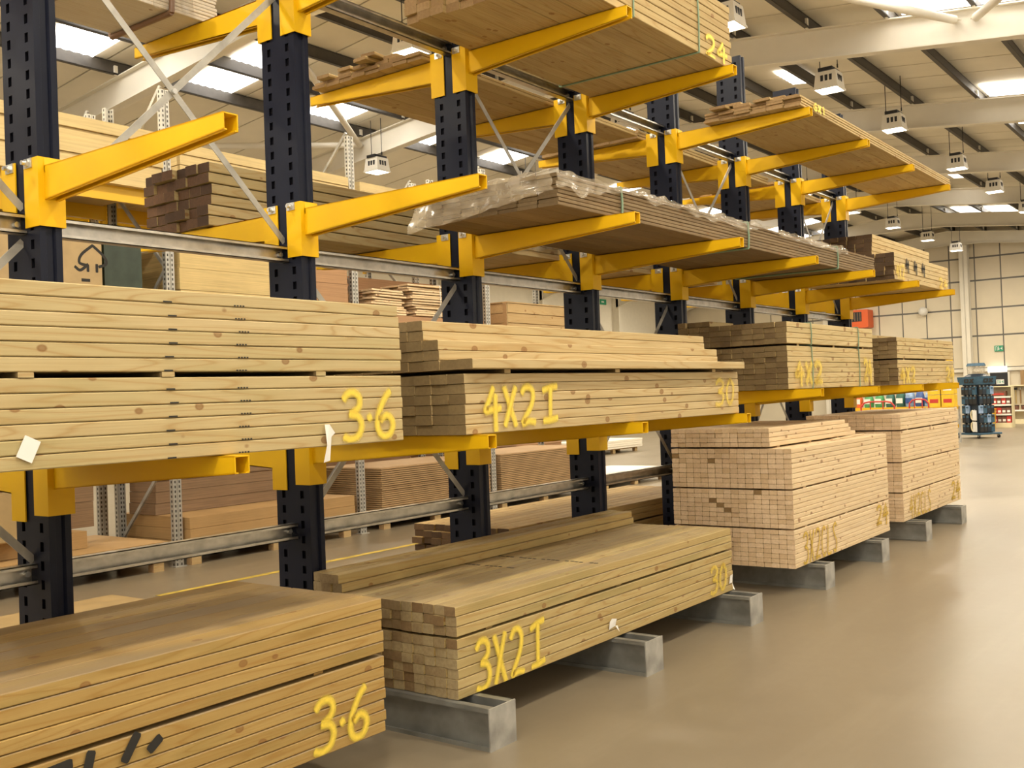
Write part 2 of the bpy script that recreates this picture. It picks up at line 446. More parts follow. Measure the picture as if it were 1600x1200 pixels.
# ------------------------------------------------------------------ room shell
RX0, RX1, RY0, RY1 = -10.0, 45.0, -9.0, 20.0
RIDGE_Y, RIDGE_Z, SL = 7.0, 8.28, 0.11          # roof sheet underside
def roof_z(y): return RIDGE_Z - SL*abs(y-RIDGE_Y)
struct('floor', MB().box(RX0-0.2, RX1+0.2, RY0-0.2, RY1+0.2, -0.2, 0.0), M['floor'], 'polished brown-grey concrete warehouse floor')
EZ0, EZ1 = roof_z(RY0), roof_z(RY1)
struct('wall_back', MB().box(RX0, RX1, RY1, RY1+0.15, 0, EZ1+0.1), M['wall_white'], 'white long wall behind the sheet racking')
struct('wall_front', MB().box(RX0, RX1, RY0-0.15, RY0, 0, EZ0+0.1), M['wall_white'], 'white long wall on the aisle side')
gable = [(RY0,0),(RY1,0),(RY1,EZ1+.1),(RIDGE_Y,RIDGE_Z+.1),(RY0,EZ0+.1)]
struct('wall_left', MB().prism(gable, RX0-0.15, RX0, 'x'), M['wall_white'], 'white gable wall at the near end')
wall_far = struct('wall_right', MB().prism(gable, RX1, RX1+0.15, 'x'), M['wall'], 'cream panelled gable wall at the far end')
# panels of the far wall, each proud of the wall with dark rails between
pm = {}
zs = [2.12, 3.5, 4.66, 5.86, 6.84, 7.95]
ys = [3.0]
while ys[-1] < 17: ys.append(ys[-1]+1.02)
for i in range(len(ys)-1):
    for j in range(len(zs)-1):
        y0, y1, z0, z1 = ys[i]+.025, ys[i+1]-.025, zs[j]+.035, zs[j+1]-.035
        z1 = min(z1, roof_z(max(abs(y0-7), abs(y1-7))+7) - 0.06)
        if z1 - z0 < 0.3: continue
        key = (round(y1-y0, 3), round(z1-z0, 3))
        if key not in pm: pm[key] = MB().box(-0.05, 0.0, 0, key[0], 0, key[1]).mesh('wall_panel', M['wall'])
        link('wall_panel', pm[key], wall_far, (RX1, y0, z0))
rb = MB()
for z in zs[:-1]: rb.box(RX1-0.03, RX1, 3.0, 19.9, z-.035, z+.035)
for y in ys: rb.box(RX1-0.028, RX1, y-.025, y+.025, 2.1, 7.9 - .11*abs(y-7))
part('wall_rail', rb, M['rail'], wall_far, kind='stuff')
part('ledge_rail', MB().box(RX1-0.16, RX1, 3.0, 19.9, 1.98, 2.12), M['white_steel'], wall_far)

# gable posts, portal columns, rafters
RAFT = [-3.75, 2.25, 8.25, 14.25, 20.25, 26.25, 32.25, 38.25, 44.4]
raf = MB()
def ibeam_profile(y0, y1, xc, h0, h1, mb, bw=0.2):
    """rafter segment between y0 and y1: web and two flanges below the purlins"""
    zt0, zt1 = roof_z(y0)-0.26, roof_z(y1)-0.26
    t = 0.02
    for (a0, a1, b0, b1, w) in ((zt0, zt1, zt0-h0, zt1-h1, 0.012), (zt0, zt1, zt0-t, zt1-t, bw), (zt0-h0+t, zt1-h1+t, zt0-h0, zt1-h1, bw)):
        mb.add([(xc-w/2,y0,b0),(xc+w/2,y0,b0),(xc+w/2,y0,a0),(xc-w/2,y0,a0),(xc-w/2,y1,b1),(xc+w/2,y1,b1),(xc+w/2,y1,a1),(xc-w/2,y1,a1)],
               [(0,1,2,3),(7,6,5,4),(0,4,5,1),(1,5,6,2),(2,6,7,3),(3,7,4,0)])
for i, x in enumerate(RAFT):
    mb = MB()
    ibeam_profile(RY0+.2, RY0+2.7, x, 1.1, 0.5, mb)
    ibeam_profile(RY0+2.7, 5.6, x, 0.5, 0.5, mb)
    ibeam_profile(5.6, 7.0, x, 0.5, 0.62, mb)
    ibeam_profile(7.0, 8.4, x, 0.62, 0.5, mb)
    ibeam_profile(8.4, RY1-3.2, x, 0.5, 0.5, mb)
    ibeam_profile(RY1-3.2, RY1-.2, x, 0.5, 1.15, mb)
    o = struct('trim_%d' % (i+1), mb, M['white_steel'], 'white steel roof rafter, %s from the near end' % ('first','second','third','fourth','fifth','sixth','seventh','eighth','ninth')[i])
    lg = MB()
    for y in (RY0+.2, RY1-.2):
        z = roof_z(y) - .3
        for (x0, x1, y0, y1) in ((x-.006, x+.006, y-.2, y+.2), (x-.1, x+.1, y-.2, y-.18), (x-.1, x+.1, y+.18, y+.2)):
            lg.box(x0, x1, y0, y1, 0, z)
    part('portal_leg', lg, M['white_steel'], o, kind='stuff')
for k, (y, w) in enumerate(((6.42, .17), (12.4, .17))):
    mb = MB()
    z = roof_z(y) - .28
    for (x0, x1, y0, y1) in ((44.55, 44.9, y-.006, y+.006), (44.55, 44.57, y-w, y+w), (44.88, 44.9, y-w, y+w)):
        mb.box(x0, x1, y0, y1, 0, z)
    struct('trim_%d' % (20+k), mb, M['white_steel'], 'white steel gable post against the cream end wall' + (', nearer the shop counter' if k == 0 else ', behind the timber racks'))

# ceiling: roof sheets one metre wide, dark joints, purlins, rooflights
ceil = struct('ceiling', MB().add([(RX0,RY0,EZ0+.12),(RX1,RY0,EZ0+.12),(RX1,RIDGE_Y,RIDGE_Z+.12),(RX0,RIDGE_Y,RIDGE_Z+.12),(RX0,RY1,EZ1+.12),(RX1,RY1,EZ1+.12)],
                          [(0,1,2,3),(3,2,5,4)]), M['joint'], 'white profiled metal roof lining')
def sheet(x0, x1, ya, yb, dz=0.0, th=0.03):
    mb = MB()
    za, zb = roof_z(ya)-dz, roof_z(yb)-dz
    mb.add([(x0,ya,za),(x1,ya,za),(x1,yb,zb),(x0,yb,zb),(x0,ya,za+th),(x1,ya,za+th),(x1,yb,zb+th),(x0,yb,zb+th)],
           [(0,3,2,1),(4,5,6,7),(0,1,5,4),(1,2,6,5),(2,3,7,6),(3,0,4,7)])
    return mb
sa, sb = sheet(0.018, 0.982, RY0, RIDGE_Y).mesh('roof_sheet', M['roof']), sheet(0.018, 0.982, RIDGE_Y, RY1).mesh('roof_sheet', M['roof'])
for k in range(int(RX1-RX0)):
    link('roof_sheet', sa, ceil, (RX0+k, 0, 0)); link('roof_sheet', sb, ceil, (RX0+k, 0, 0))
for k in range(-7, 11):
    y = -.8 + 1.265*k
    if not (RY0+.3 < y < RY1-.3): continue
    z = roof_z(y)
    mb = MB()
    mb.box(RX0, RX1, y-.004, y+.004, z-.26, z-.02)
    mb.box(RX0, RX1, y-.07, y+.004, z-.262, z-.25)
    mb.box(RX0, RX1, y-.004, y+.07, z-.03, z-.018)
    mb.box(RX0, RX1, y-.07, y-.064, z-.26, z-.235)
    part('purlin', mb, M['purlin'], ceil)
# cleats that fix the purlins, just clear of the rafters
mb = MB()
for x in RAFT:
    for k in range(-5, 11):
        y = -.8 + 1.265*k
        mb.box(x-.16, x-.10, y-.05, y-.01, roof_z(y)-.27, roof_z(y)-.1)
part('purlin_cleat', mb, M['white_steel'], ceil, kind='stuff')
wn = 0
def rooflight(x, ya, yb):
    global wn
    wn += 1
    mb = MB()
    n = 12
    vs, fs = [], []
    for i in range(n+1):
        xx = x - .5 + i/n; dz = .012 if i % 2 else .03
        vs += [(xx, ya, roof_z(ya)-dz-.01), (xx, yb, roof_z(yb)-dz-.01)]
    for i in range(n): fs.append((2*i, 2*i+1, 2*i+3, 2*i+2))
    mb.add(vs, fs)
    struct('light_sheet_%d' % wn, mb, M['skylight'], 'white daylit rooflight sheet in the roof lining')
for k in range(-3, 12):
    rooflight(7.2+2.92*k, 9.75, 12.0)
for x in (-5.5, -2.5, .5, 3.5, 6.5, 9.5, 12.5, 14.3, 20.5, 23.5, 26.5, 29.5, 33.5):
    rooflight(x, -2.0, .38)
for k in range(0, 15): rooflight(-9.0+2.92*k, -7.6, -5.0)  # extra strip added out of view to light near-end and aisle faces
for x in (17.9, 22.8, 28.5, 31.0): rooflight(x, 3.1, 3.6)
for x in (39.0, 40.2): rooflight(x, 3.4, 5.4)

M['wall_fill'] = emit('fill_wall_sheet', SKY_COL, WALL_FILL)  # added unseen sheets, glowing in place of daylight from the aisle side
M['gable_fill'] = emit('fill_gable_sheet', SKY_COL, GABLE_FILL)  # unseen sheets added behind the camera to brighten faces turned that way
for k, x in enumerate((-8.0, -4.0, 0.0, 4.0, 8.0, 12.0, 16.0, 20.0, 24.0, 28.0, 32.0, 36.0)):
    wn += 1
    struct('light_sheet_%d' % wn, MB().box(x, x+2.2, RY0+.01, RY0+.03, 2.6, 5.4), M['wall_fill'], 'added glowing fill sheet on the front wall, standing in for aisle side daylight')
for k, y in enumerate((-7.5, -3.6, .3, 4.2, 8.1)):
    wn += 1
    struct('light_sheet_%d' % wn, MB().box(RX0+.01, RX0+.03, y, y+2.2, 2.6, 5.4), M['gable_fill'], 'added glowing fill sheet on the near gable wall')
# round bracing tubes under the roof
def brace_tube(a, b, lab):
    a = (a[0], a[1], roof_z(a[1])-.42); b = (b[0], b[1], roof_z(b[1])-.42)
    mb = MB().tube(a, b, 0.065, 12)
    d = (Vector(b)-Vector(a)).normalized()
    for p, s in ((a, 1), (b, -1)):
        q = Vector(p)+d*s*.02
        mb.bar(q-d*.1, q+d*.1, .12, .012, (0, 0, 1))
    t = part('roof_brace', mb, M['white_steel']); t['label'] = lab; t['category'] = 'brace'
brace_tube((8.35, 3.0), (14.15, -.55), 'white round roof brace running down to the near right rafter')
brace_tube((14.15, -.85), (8.35, -4.4), 'short white round roof brace at the upper right corner')
brace_tube((8.35, 8.1), (14.15, 11.9), 'white round roof brace above the left sheet racking')
brace_tube((8.35, 15.6), (14.15, 11.9), 'white round roof brace low over the back of the sheet racking')

# ------------------------------------------------------------------ high bay lamps
lamp_meshes = None
OUT = 'out of the picture'
def lamp(x, y, zl, label):
    global lamp_meshes
    if lamp_meshes is None:
        body = MB()
        body.add([(-.17,-.17,.3),(.17,-.17,.3),(.17,.17,.3),(-.17,.17,.3),(-.2,-.2,.02),(.2,-.2,.02),(.2,.2,.02),(-.2,.2,.02)],
                 [(0,1,2,3),(0,4,5,1),(1,5,6,2),(2,6,7,3),(3,7,4,0)])
        body.box(-.21,.21,-.21,-.19,0,.03); body.box(-.21,.21,.19,.21,0,.03); body.box(-.21,-.19,-.19,.19,0,.03); body.box(.19,.21,-.19,.19,0,.03)
        ve = MB()
        for k in (-.11, -.035, .04):
            ve.box(-.19, -.165, k, k+.045, .13, .23); ve.box(k, k+.045, -.19, -.165, .13, .23)
        ge = MB().box(-.19, .19, -.12, .12, .3, .36)
        ln = MB().box(-.19, .19, -.19, .19, .005, .02)
        hook = MB().box(-.012,.012,-.16,-.14,.36,.42).box(-.012,.012,.14,.16,.36,.42)
        lamp_meshes = [(n, m.mesh(n, M[k])) for n, m, k in (('housing', body, 'white_steel'), ('vent', ve, 'black'), ('control_gear', ge, 'black'), ('lens', ln, 'lens'), ('hook', hook, 'black'))]
    t = thing('high_bay_lamp', label, 'lamp', (x, y, zl))
    for n, me in lamp_meshes:
        q = link(n, me, t)
        if n in ('vent', 'hook'): q['kind'] = 'stuff'
    top = roof_z(y)-.02 - zl
    ch = MB().tube((0,-.15,.36), (0,-.15,top), .008, 5).tube((0,.15,.36), (0,.15,top), .008, 5)
    part('chain', ch, M['black'], t, kind='stuff')
    if OUT in label: t['group'] = label
    L = bpy.data.lights.new('lamp_light', 'AREA')
    L.shape = 'SQUARE'; L.size = .36; L.energy = LAMP_WATT; L.color = LAMP_COL
    lo = link('lamp_light', L, t, (0,0,-.01))
    return t
NTH = ('first','second','third','fourth','fifth','sixth','seventh','eighth','ninth')
for i, x in enumerate((-5.5, -1.3, 2.9, 7.0, 11.0, 15.05, 18.72, 23.67, 27.65, 32.0, 36.2, 40.0)):
    nm = {5: 'white high bay lamp under the near right rafter', 6: 'white high bay lamp hanging on two chains in front of the second right rafter',
          7: 'white high bay lamp hanging right of the top board tip', 8: 'small white high bay lamp hanging at the right, fourth of its row'}.get(i, 'white high bay lamp over the aisle, out of the picture')
    lamp(x, 1.69, 6.62, nm)
for i, x in enumerate((-3.3, 2.8, 8.83, 14.86, 19.4, 24.0, 27.9, 31.9, 35.99, 39.98)):
    nm = {2: 'glowing lamp just below the stack of sawn planks at the top', 3: 'lamp housing seen between the rack posts under the top arms', 7: 'small round lamp over the wrapped planks near the far wall, nearest of three',
          8: 'small round lamp near the far wall, middle of three', 9: 'small round lamp at the top of the gable post'}.get(i, 'white high bay lamp over the racks, out of the picture')
    lamp(x, 5.6, 6.62, nm)
for i, x in enumerate((-2.0, 3.0, 4.6, 14.1, 19.4, 24.7, 30.0, 35.3, 40.0)):
    nm = {3: 'white high bay lamp glowing above the light plywood stacks'}.get(i, 'white high bay lamp over the back aisle, out of the picture')
    lamp(x, 11.35 if i == 3 else 11.0, 6.62, nm)
for i, x in enumerate((2.0, 8.0, 14.0, 20.0, 26.0, 32.0, 38.0)):
    lamp(x, 16.2, 6.1, 'white high bay lamp by the back wall, out of the picture')
for i, x in enumerate((-6.0, -1.8, 2.4, 6.6, 10.8, 15.0, 19.2, 23.4, 27.6, 31.8, 36.0)):
    lamp(x, -3.6, 6.3, 'white high bay lamp of the front wall row, out of the picture')

# ------------------------------------------------------------------ cantilever rack
PITCH = 1.45
Z1, Z1B, Z2, Z3 = 1.448, 1.60, 2.666, 3.864
ARM_Y = 1.33
rack = thing('cantilever_rack', 'tall navy and yellow double sided cantilever rack with galvanised braces, holding the timber packs', 'rack')
def upright_mesh(h):
    mb = MB()
    x, y, g = .05, .13, .014
    prof = [(-x,-y),(-.022,-y),(-.014,-y+g),(.014,-y+g),(.022,-y),(x,-y),(x,y),(.022,y),(.014,y-g),(-.014,y-g),(-.022,y),(-x,y)]
    n = len(prof)
    vs = [(p[0],p[1],0) for p in prof]+[(p[0],p[1],h) for p in prof]
    fs = [(i,(i+1)%n,n+(i+1)%n,n+i) for i in range(n) if i not in (5, 11)] + [tuple(range(n-1,-1,-1)), tuple(range(n,2*n))]
    mb.add(vs, fs)
    pit, sh, sw, d = .08, .041, .0135, .012
    yc = (-.072, .072)
    k = int((h-.1)/pit)
    for sx in (-x, x):
        ins = sx - math.copysign(d, sx)
        def q(y0,y1,z0,z1, xx=sx, mi=0): mb.add([(xx,y0,z0),(xx,y1,z0),(xx,y1,z1),(xx,y0,z1)], [(0,1,2,3)], mi)
        edges = [-y, yc[0]-sw, yc[0]+sw, yc[1]-sw, yc[1]+sw, y]
        for a in (0, 2, 4): q(edges[a], edges[a+1], 0, h)
        for a in (1, 3):
            y0, y1 = edges[a], edges[a+1]
            z = 0.0
            for i in range(k):
                s0 = .08 + i*pit; s1 = s0 + sh
                q(y0, y1, z, s0); z = s1
                q(y0, y1, s0, s1, ins, 1)
                mb.add([(sx,y0,s0),(sx,y1,s0),(ins,y1,s0),(ins,y0,s0),(sx,y0,s1),(sx,y1,s1),(ins,y1,s1),(ins,y0,s1)],
                       [(0,1,2,3),(4,5,6,7),(0,3,7,4),(1,2,6,5)], 1)
            q(y0, y1, z, h)
    return mb.mesh('upright', [M['navy'], M['slot']])
up = upright_mesh(4.9)
def arm_mesh():
    """arm towards -y with its top at z = 0 and the clamp bracket round the post half"""
    w, t, y0, y1, h0, h1 = .033, .005, -.14, -ARM_Y, .145, .064
    mb = MB()
    for s in (-1, 1):
        xo, xi = sorted((s*w, s*(w-t)))
        mb.prism([(y1,-h1),(y0,-h0),(y0,0),(y1,0)], xo, xi, 'x')
        a, b = sorted((s*w, s*(w-.016)))
        mb.prism([(y1,-h1),(y0,-h0),(y0,-h0+t),(y1,-h1+t)], a, b, 'x')
    mb.box(-w, w, y1, y0, -t, 0)
    return mb.mesh('arm', M['yellow'])
def bracket_mesh():
    mb = MB()
    a, b, zb, zt, t = -.148, -.036, -.255, .036, .006
    mb.box(-.06, .06, a, a+t, zb, zt)
    for s in (-1, 1):
        x0, x1 = sorted((s*.06, s*(.06-t)))
        mb.box(x0, x1, a+t, b, zb, zt)
    mb.box(-.054, .054, a+t, -.131, zt-.03, zt-.024)
    # gusset from the arm to the bracket
    mb.prism([(-.158,-.03),(-.148,-.03),(-.148,.036)], -.033, .033, 'x')
    return mb.mesh('bracket', M['yellow'])
def bolt_mesh():
    mb = MB()
    mb.tube((-.06,-.075,0), (-.076,-.075,0), .017, 6, smooth=False).tube((-.076,-.075,0), (-.092,-.075,0), .010, 8)
    mb.box(-.066, -.06, -.105, -.045, -.02, .02)
    return mb.mesh('bolt', M['bolt'])
am, bk, bt = arm_mesh(), bracket_mesh(), bolt_mesh()
def foot_mesh():
    mb = MB()
    h, L, t = .195, 1.325, .008
    for s in (-1, 1):
        for (xa, xb, za, zb) in ((.052, .06, 0, h), (.06, .098, 0, t), (.06, .098, h-t, h), (.09, .098, h-.02, h), (.09, .098, 0, .02)):
            x0, x1 = sorted((s*xa, s*xb))
            mb.box(x0, x1, -L, L, za, zb)
    return mb.mesh('base_foot', M['galv_foot_shade'])
fm = foot_mesh()
fpl = MB().box(-.1, .1, -1.333, -1.325, 0, .196).mesh('end_plate', M['galv_dull'])
for i in range(-1, 8):
    X = PITCH*i
    link('upright', up, rack, (X, 0, 0))
    f = link('base_foot', fm, rack, (X, 0, 0)); link('end_plate', fpl, f); link('end_plate', fpl, f, (0, 0, 0), (0, 0, math.pi))
    for j, z in enumerate((Z1 if i < 4 else Z1B, Z2, Z3)):
        for side in (0, 1):
            if side == 1 and j == 0 and i > 5: continue
            a = link('arm', am, rack, (X, 0, z - (.03 if side and j == 0 else 0)), (0, 0, math.pi*side))
            link('bracket', bk, a)
            bo = link('bolt', bt, a, (0, 0, .015))
            if side: bo.scale = (-1, 1, 1)
# tie beams and crossed braces
def tie(x0, x1, z):
    mb = MB()
    h, a, b, t = .085, -.035, .02, .004
    mb.box(x0, x1, b-t, b, z-h/2, z+h/2)
    mb.box(x0, x1, a, b-t, z+h/2-t, z+h/2)
    mb.box(x0, x1, a, b-t, z-h/2, z-h/2+t)
    mb.box(x0, x1, a, a+t, z+h/2-.016, z+h/2)
    mb.box(x0, x1, a, a+t, z-h/2, z-h/2+.016)
    o = part('tie_beam', mb, M['galv'], rack)
    q = MB()
    for x in (x0+.025, x1-.025):
        q.tube((x, b-t, z), (x, b-t-.02, z), .014, 6)
    part('bolt', q, M['bolt'], o)
    return o
for i in range(-1, 7):
    x0, x1 = PITCH*i+.052, PITCH*(i+1)-.052
    for z in (.945, 2.43, 3.905): tie(x0, x1, z)
def cross(i, za, zb):
    x0, x1 = PITCH*i+.05, PITCH*(i+1)-.05
    o = part('cross_brace', MB().bar((x0,.004,za), (x1,.004,zb), .034, .004, (0,1,0)), M['galv_dull'], rack)
    o = part('cross_brace', MB().bar((x0,-.002,zb), (x1,-.002,za), .034, .004, (0,1,0)), M['galv_dull'], rack)
    xm, zm = (x0+x1)/2, (za+zb)/2
    part('bolt', MB().tube((xm,-.004,zm), (xm,-.02,zm), .014, 8), M['bolt'], o)
for i in (-1, 0, 2, 4, 6): cross(i, 2.5, 3.84)
for i in (-1, 1, 3, 5): cross(i, 1.0, 2.36)

# ------------------------------------------------------------------ timber bundles
M['w_shade_end'] = wood('pale_pine_shaded_ends', (0.58,0.42,0.20), (0.52,0.37,0.165), (0.085,0.05,0.024), (0.05,0.028,0.014), stain=(0.35,0.26,0.12), stain_amt=0.3, knots=0.13)  # end colour darkened to carry the shadow on the plank ends
plank_cache = {}
def plank_mesh(L, w, h, m, c=0.0035):
    key = (round(L, 3), round(w, 4), round(h, 4), m)
    if key not in plank_cache:
        plank_cache[key] = MB().chamfer(0, L, -w/2, w/2, -h/2, h/2, min(c, h*.16)).mesh('plank', M[m])
    return plank_cache[key]
def bundle(label, x0, x1, yf, yb, z0, z1, nrow, ncol, m, jx=.008, jy=.003, miss=None, ends=None, name='timber_bundle', group=None, only_skin=False, piece='plank', gap=.0022):
    """planks along x; row 0 lowest, column 0 at the front (towards -y)"""
    t = thing(name, label, 'timber', (x0, yf, z0), 0, group)
    pw, ph = (yb-yf)/ncol, (z1-z0)/nrow
    for r in range(nrow):
        L = (x1-x0) if ends is None else ends(r)
        for c in range(ncol):
            if miss and miss(r, c): continue
            if only_skin and 0 < r < nrow-1 and 0 < c < ncol-1: continue
            me = plank_mesh(L, pw-.0025, ph-gap, m)
            link(piece, me, t, (rnd(-jx, jx), (c+.5)*pw + rnd(0, jy), (r+.5)*ph))
    return t
def bearers(t, xs, y0, y1, h, w=.05, m='w_shade_end'):
    for x in xs:
        part('bearer', MB().box(x, x+w, y0, y1, -h, 0), M[m], t)
def cord(t, x, y0, y1, z0, z1, r=.005, m='strap'):
    """strap round the bundle at x, slightly slack"""
    e = r*.8
    pts = [(x, y0-e, z0-e), (x+.004, y0-e-.003, (z0+z1)/2), (x, y0-e, z1+e), (x, y1+e, z1+e), (x, y1+e, z0-e), (x, y0-e, z0-e)]
    return part('strap', MB().path(pts, r, 5), M[m], t)

# E: left packs at eye level
YE = -1.25
t = bundle('lower pale pine bundle marked 3.6 in yellow on the left arms at eye level', -2.66, .932, YE, -.2, Z1+.002, 1.731, 6, 7, 'w_pale', jx=.004, jy=.002)
paint('3.6', t, .562+2.66, .885+2.66, -.004, .012, .228, .0155)
rects = []
for r in range(6):
    for xa, n in ((-.24, 1), (.057, 4)):
        xa += rnd(-.012, .012)
        for k in range(n): rects.append((xa+2.66+k*.013, xa+2.66+k*.013+(.035 if n == 1 else .008), r*.0469+.002, r*.0469+.0075))
stamps(t, rects, -.0006)
tb = MB().box(0, .052, -.004, 0, 0, .07)
tg = part('paper_label', tb, M['tag'], t, (-.775+2.66, -.002, .045), (0, .45, 0), label='crumpled white paper label')
mb = MB().add([(0,0,0),(.034,0,.006),(.04,-.006,.10),(.055,-.012,.115),(.03,-.008,.15),(.008,-.004,.15),(.012,-.01,.07)], [(0,1,6),(1,2,6),(2,3,4),(2,4,6),(4,5,6)])
mb2 = MB()
for a, b in ((0, .02), (.02, .045)): pass
part('torn_label', mb, M['tag'], t, (.46+2.66, -.004, -.062), label='torn white label hanging over the bottom edge')
t = bundle('upper pale pine bundle, unmarked, on top of the eye level bundle marked 3.6', -2.66, .932, YE, -.2, 1.748, 2.03, 6, 7, 'w_pale', jx=.005, jy=.002,
           ends=lambda r: 3.592 if r < 5 else 3.58)
bearers(t, (.3, 1.9, 2.4, 3.10), 0.0, 1.04, .0165, m='w_pale')
rects = []
for r in range(6):
    for xa, n in ((-.24, 1), (.057, 4)):
        xa += rnd(-.012, .012)
        for k in range(n): rects.append((xa+2.66+k*.013, xa+2.66+k*.013+(.035 if n == 1 else .008), r*.047+.002, r*.047+.0075))
stamps(t, rects, -.0006)
# thin white band marks printed across the top plank
# F
t = bundle('lower pale pine bundle marked 4X2 I and 30 on the second arms at eye level', 1.37, 4.39, -1.245, -.2, Z1+.002, 1.738, 6, 10, 'w_sawn', jx=.006, jy=.004)
paint('4X2_I', t, 1.491-1.37, 2.147-1.37, -.004, .02, .235, .017)
paint('30', t, 3.993-1.37, 4.315-1.37, -.004, .055, .25, .017, .1, mat='paint_faint')
part('nail_disc', MB().tube((-.012,.62,.235), (-.004,.62,.235), .013, 10), M['bolt'], t)
part('nail_disc', MB().tube((-.012,.70,.19), (-.004,.70,.19), .013, 10), M['bolt'], t)
FR = [0, 2, 2, 3, 3]
t = bundle('upper stepped pine bundle resting on the bundle marked 4X2 I', 1.37, 4.39, -1.30, -.18, 1.757, 2.003, 5, 11, 'w_sawn', jx=.008, jy=.003,
           miss=lambda r, c: c < FR[r])
bearers(t, (.3, 1.35, 2.6), .05, 1.1, .0185, m='w_sawn')
# I
t = bundle('lower golden pine bundle marked 3.6 in yellow on the floor feet, front left', -2.7, .885, -1.13, -.14, .197, .523, 7, 7, 'w_gold', jx=.006, jy=.003)
paint('3.6', t, .455+2.7, .785+2.7, -.004, .01, .24, .016, .06)
GL['m'] = [[(.0,.55),(.3,.68)],[(.0,.3),(.3,.42)],[(.42,.2),(.45,.85)],[(.70,.1),(.80,1.0)],[(.9,.2),(.98,.55)]]
o = paint('m', t, -.72+2.7, -.40+2.7, -.003, .235, .335, .011, mat='print', name='printed_stamp')
paint('4', t, -.79+2.7, -.76+2.7, -.003, .27, .33, .004, mat='print', name='printed_stamp')
t = bundle('upper golden pine bundle on the floor level bundle marked 3.6, front left', -2.7, .885, -1.13, -.14, .537, .772, 5, 7, 'w_gold', jx=.006, jy=.003)
bearers(t, (.4, 1.8, 3.2), .02, 1.0, .0135, m='w_gold')
# J
t = bundle('lower tan pine bundle marked 3X2 I and 30, on the floor feet in the middle', 1.39, 4.44, -1.12, -.14, .197, .482, 6, 14, 'w_green', jx=.007, jy=.003)
paint('3X2_I', t, 1.512-1.39, 2.125-1.39, -.004, .0, .262, .0165)
paint('30', t, 4.06-1.39, 4.345-1.39, -.004, .02, .225, .018, .1, mat='paint_faint')
mb = MB().add([(0,0,0),(.07,0,.01),(.08,-.006,.05),(.03,-.004,.06),(0,-.006,.045),(.1,-.01,-.03),(.088,-.004,.01)], [(0,1,2),(0,2,3),(0,3,4),(1,5,6)])
part('torn_label', mb, M['tag'], t, (2.75-1.39, -.004, .06), label='torn white label')
mb = MB().add([(0,0,0),(.05,0,.0),(.055,-.004,.06),(.01,-.006,.055),(.05,-.02,-.05),(.035,-.012,-.04)], [(0,1,2),(0,2,3),(1,4,5)])
part('torn_label', mb, M['tag'], t, (4.37-1.39, -.004, .058), label='torn white label at the far end')
t = bundle('upper three row pine bundle lying on the bundle marked 3X2 I', 1.39, 4.44, -1.12, -.14, .493, .637, 3, 14, 'w_green', jx=.008, jy=.003)
bearers(t, (.25, 1.5, 2.75), .02, .95, .011, m='w_green')
mb = MB()
for x, ya, yb, n in ((2.41, -.36, -.74, 12), (2.74, -.36, -1.10, 22)):
    for k in range(n):
        if k % 5 == 4: continue
        y = ya + (yb-ya)*k/n; x0 = x-1.39+rnd(-.006, .006)
        mb.box(x0, x0+.012, y+1.12, y+1.12+abs(yb-ya)/n*.7, .1435, .1452)
part('printed_stamp', mb, M['print'], t, kind='stuff')
t = bundle('short strip of extra pine planks along the back of the 3X2 I bundle', 1.39, 4.40, -.35, -.14, .638, .735, 2, 3, 'w_green', jx=.012)
# K: planed studs, three full bundles and a part bundle
def studs(lab, x0, x1, yf, yb, zs_, ncol, mats='w_cls', jx=.004):
    out = []
    for k, (za, zb, n) in enumerate(zs_):
        q = bundle(lab[k], x0, x1, yf, yb, za, zb, n, ncol, mats, jx=jx, jy=.0015)
        if k: bearers(q, (.25, (x1-x0)/2, x1-x0-.3), .01, yb-yf-.02, za-zs_[k-1][1]-.0005, m=mats)
        out.append(q)
    return out
ZK = [(.197, .497, 8), (.508, .808, 8), (.819, 1.137, 8)]
q = studs(['bottom bundle of pale planed studs marked 3X2 CLS and 24', 'second bundle up of pale planed studs in the 3X2 CLS stack', 'third bundle up of pale planed studs in the 3X2 CLS stack'],
          5.43, 7.85, -1.196, -.15, ZK, 16)
bm2 = MB().chamfer(0, 2.42, -.0314, .0314, -.0176, .0176, .003).mesh('plank', M['w_top'])
for bi, r_, c_ in ((1, 5, 10), (1, 4, 9), (1, 3, 8), (1, 7, 4), (2, 5, 10), (2, 6, 15)):
    o = [k for k in q[bi].children if k.name.startswith('plank')][r_*16 + c_]
    o.data = bm2; o['label'] = 'plank with a dark brown end'
paint('3X2CLS', q[0], 5.577-5.43, 6.374-5.43, -.004, .01, .27, .012, .05, mat='paint_ochre')
paint('24', q[0], 7.433-5.43, 7.80-5.43, -.004, .09, .285, .016, .1, mat='paint_ochre')
t = bundle('part used top bundle of pale studs with stepped ends on the 3X2 CLS stack', 5.43, 7.3, -1.02, -.15, 1.150, 1.30, 4, 13, 'w_cls', jx=.006, ends=lambda r: (2.05, 1.93, 1.88, 1.78)[r])
bearers(t, (.2, .9, 1.6), .02, .85, .012, m='w_cls')
t = thing('loose_stick', 'loose pale stick lying on the 3X2 CLS stack at its far end', 'timber', (6.6, -1.1, 1.141), .05)
link('plank', plank_mesh(1.0, .035, .012, 'w_cls'), t, (0, 0, .003))
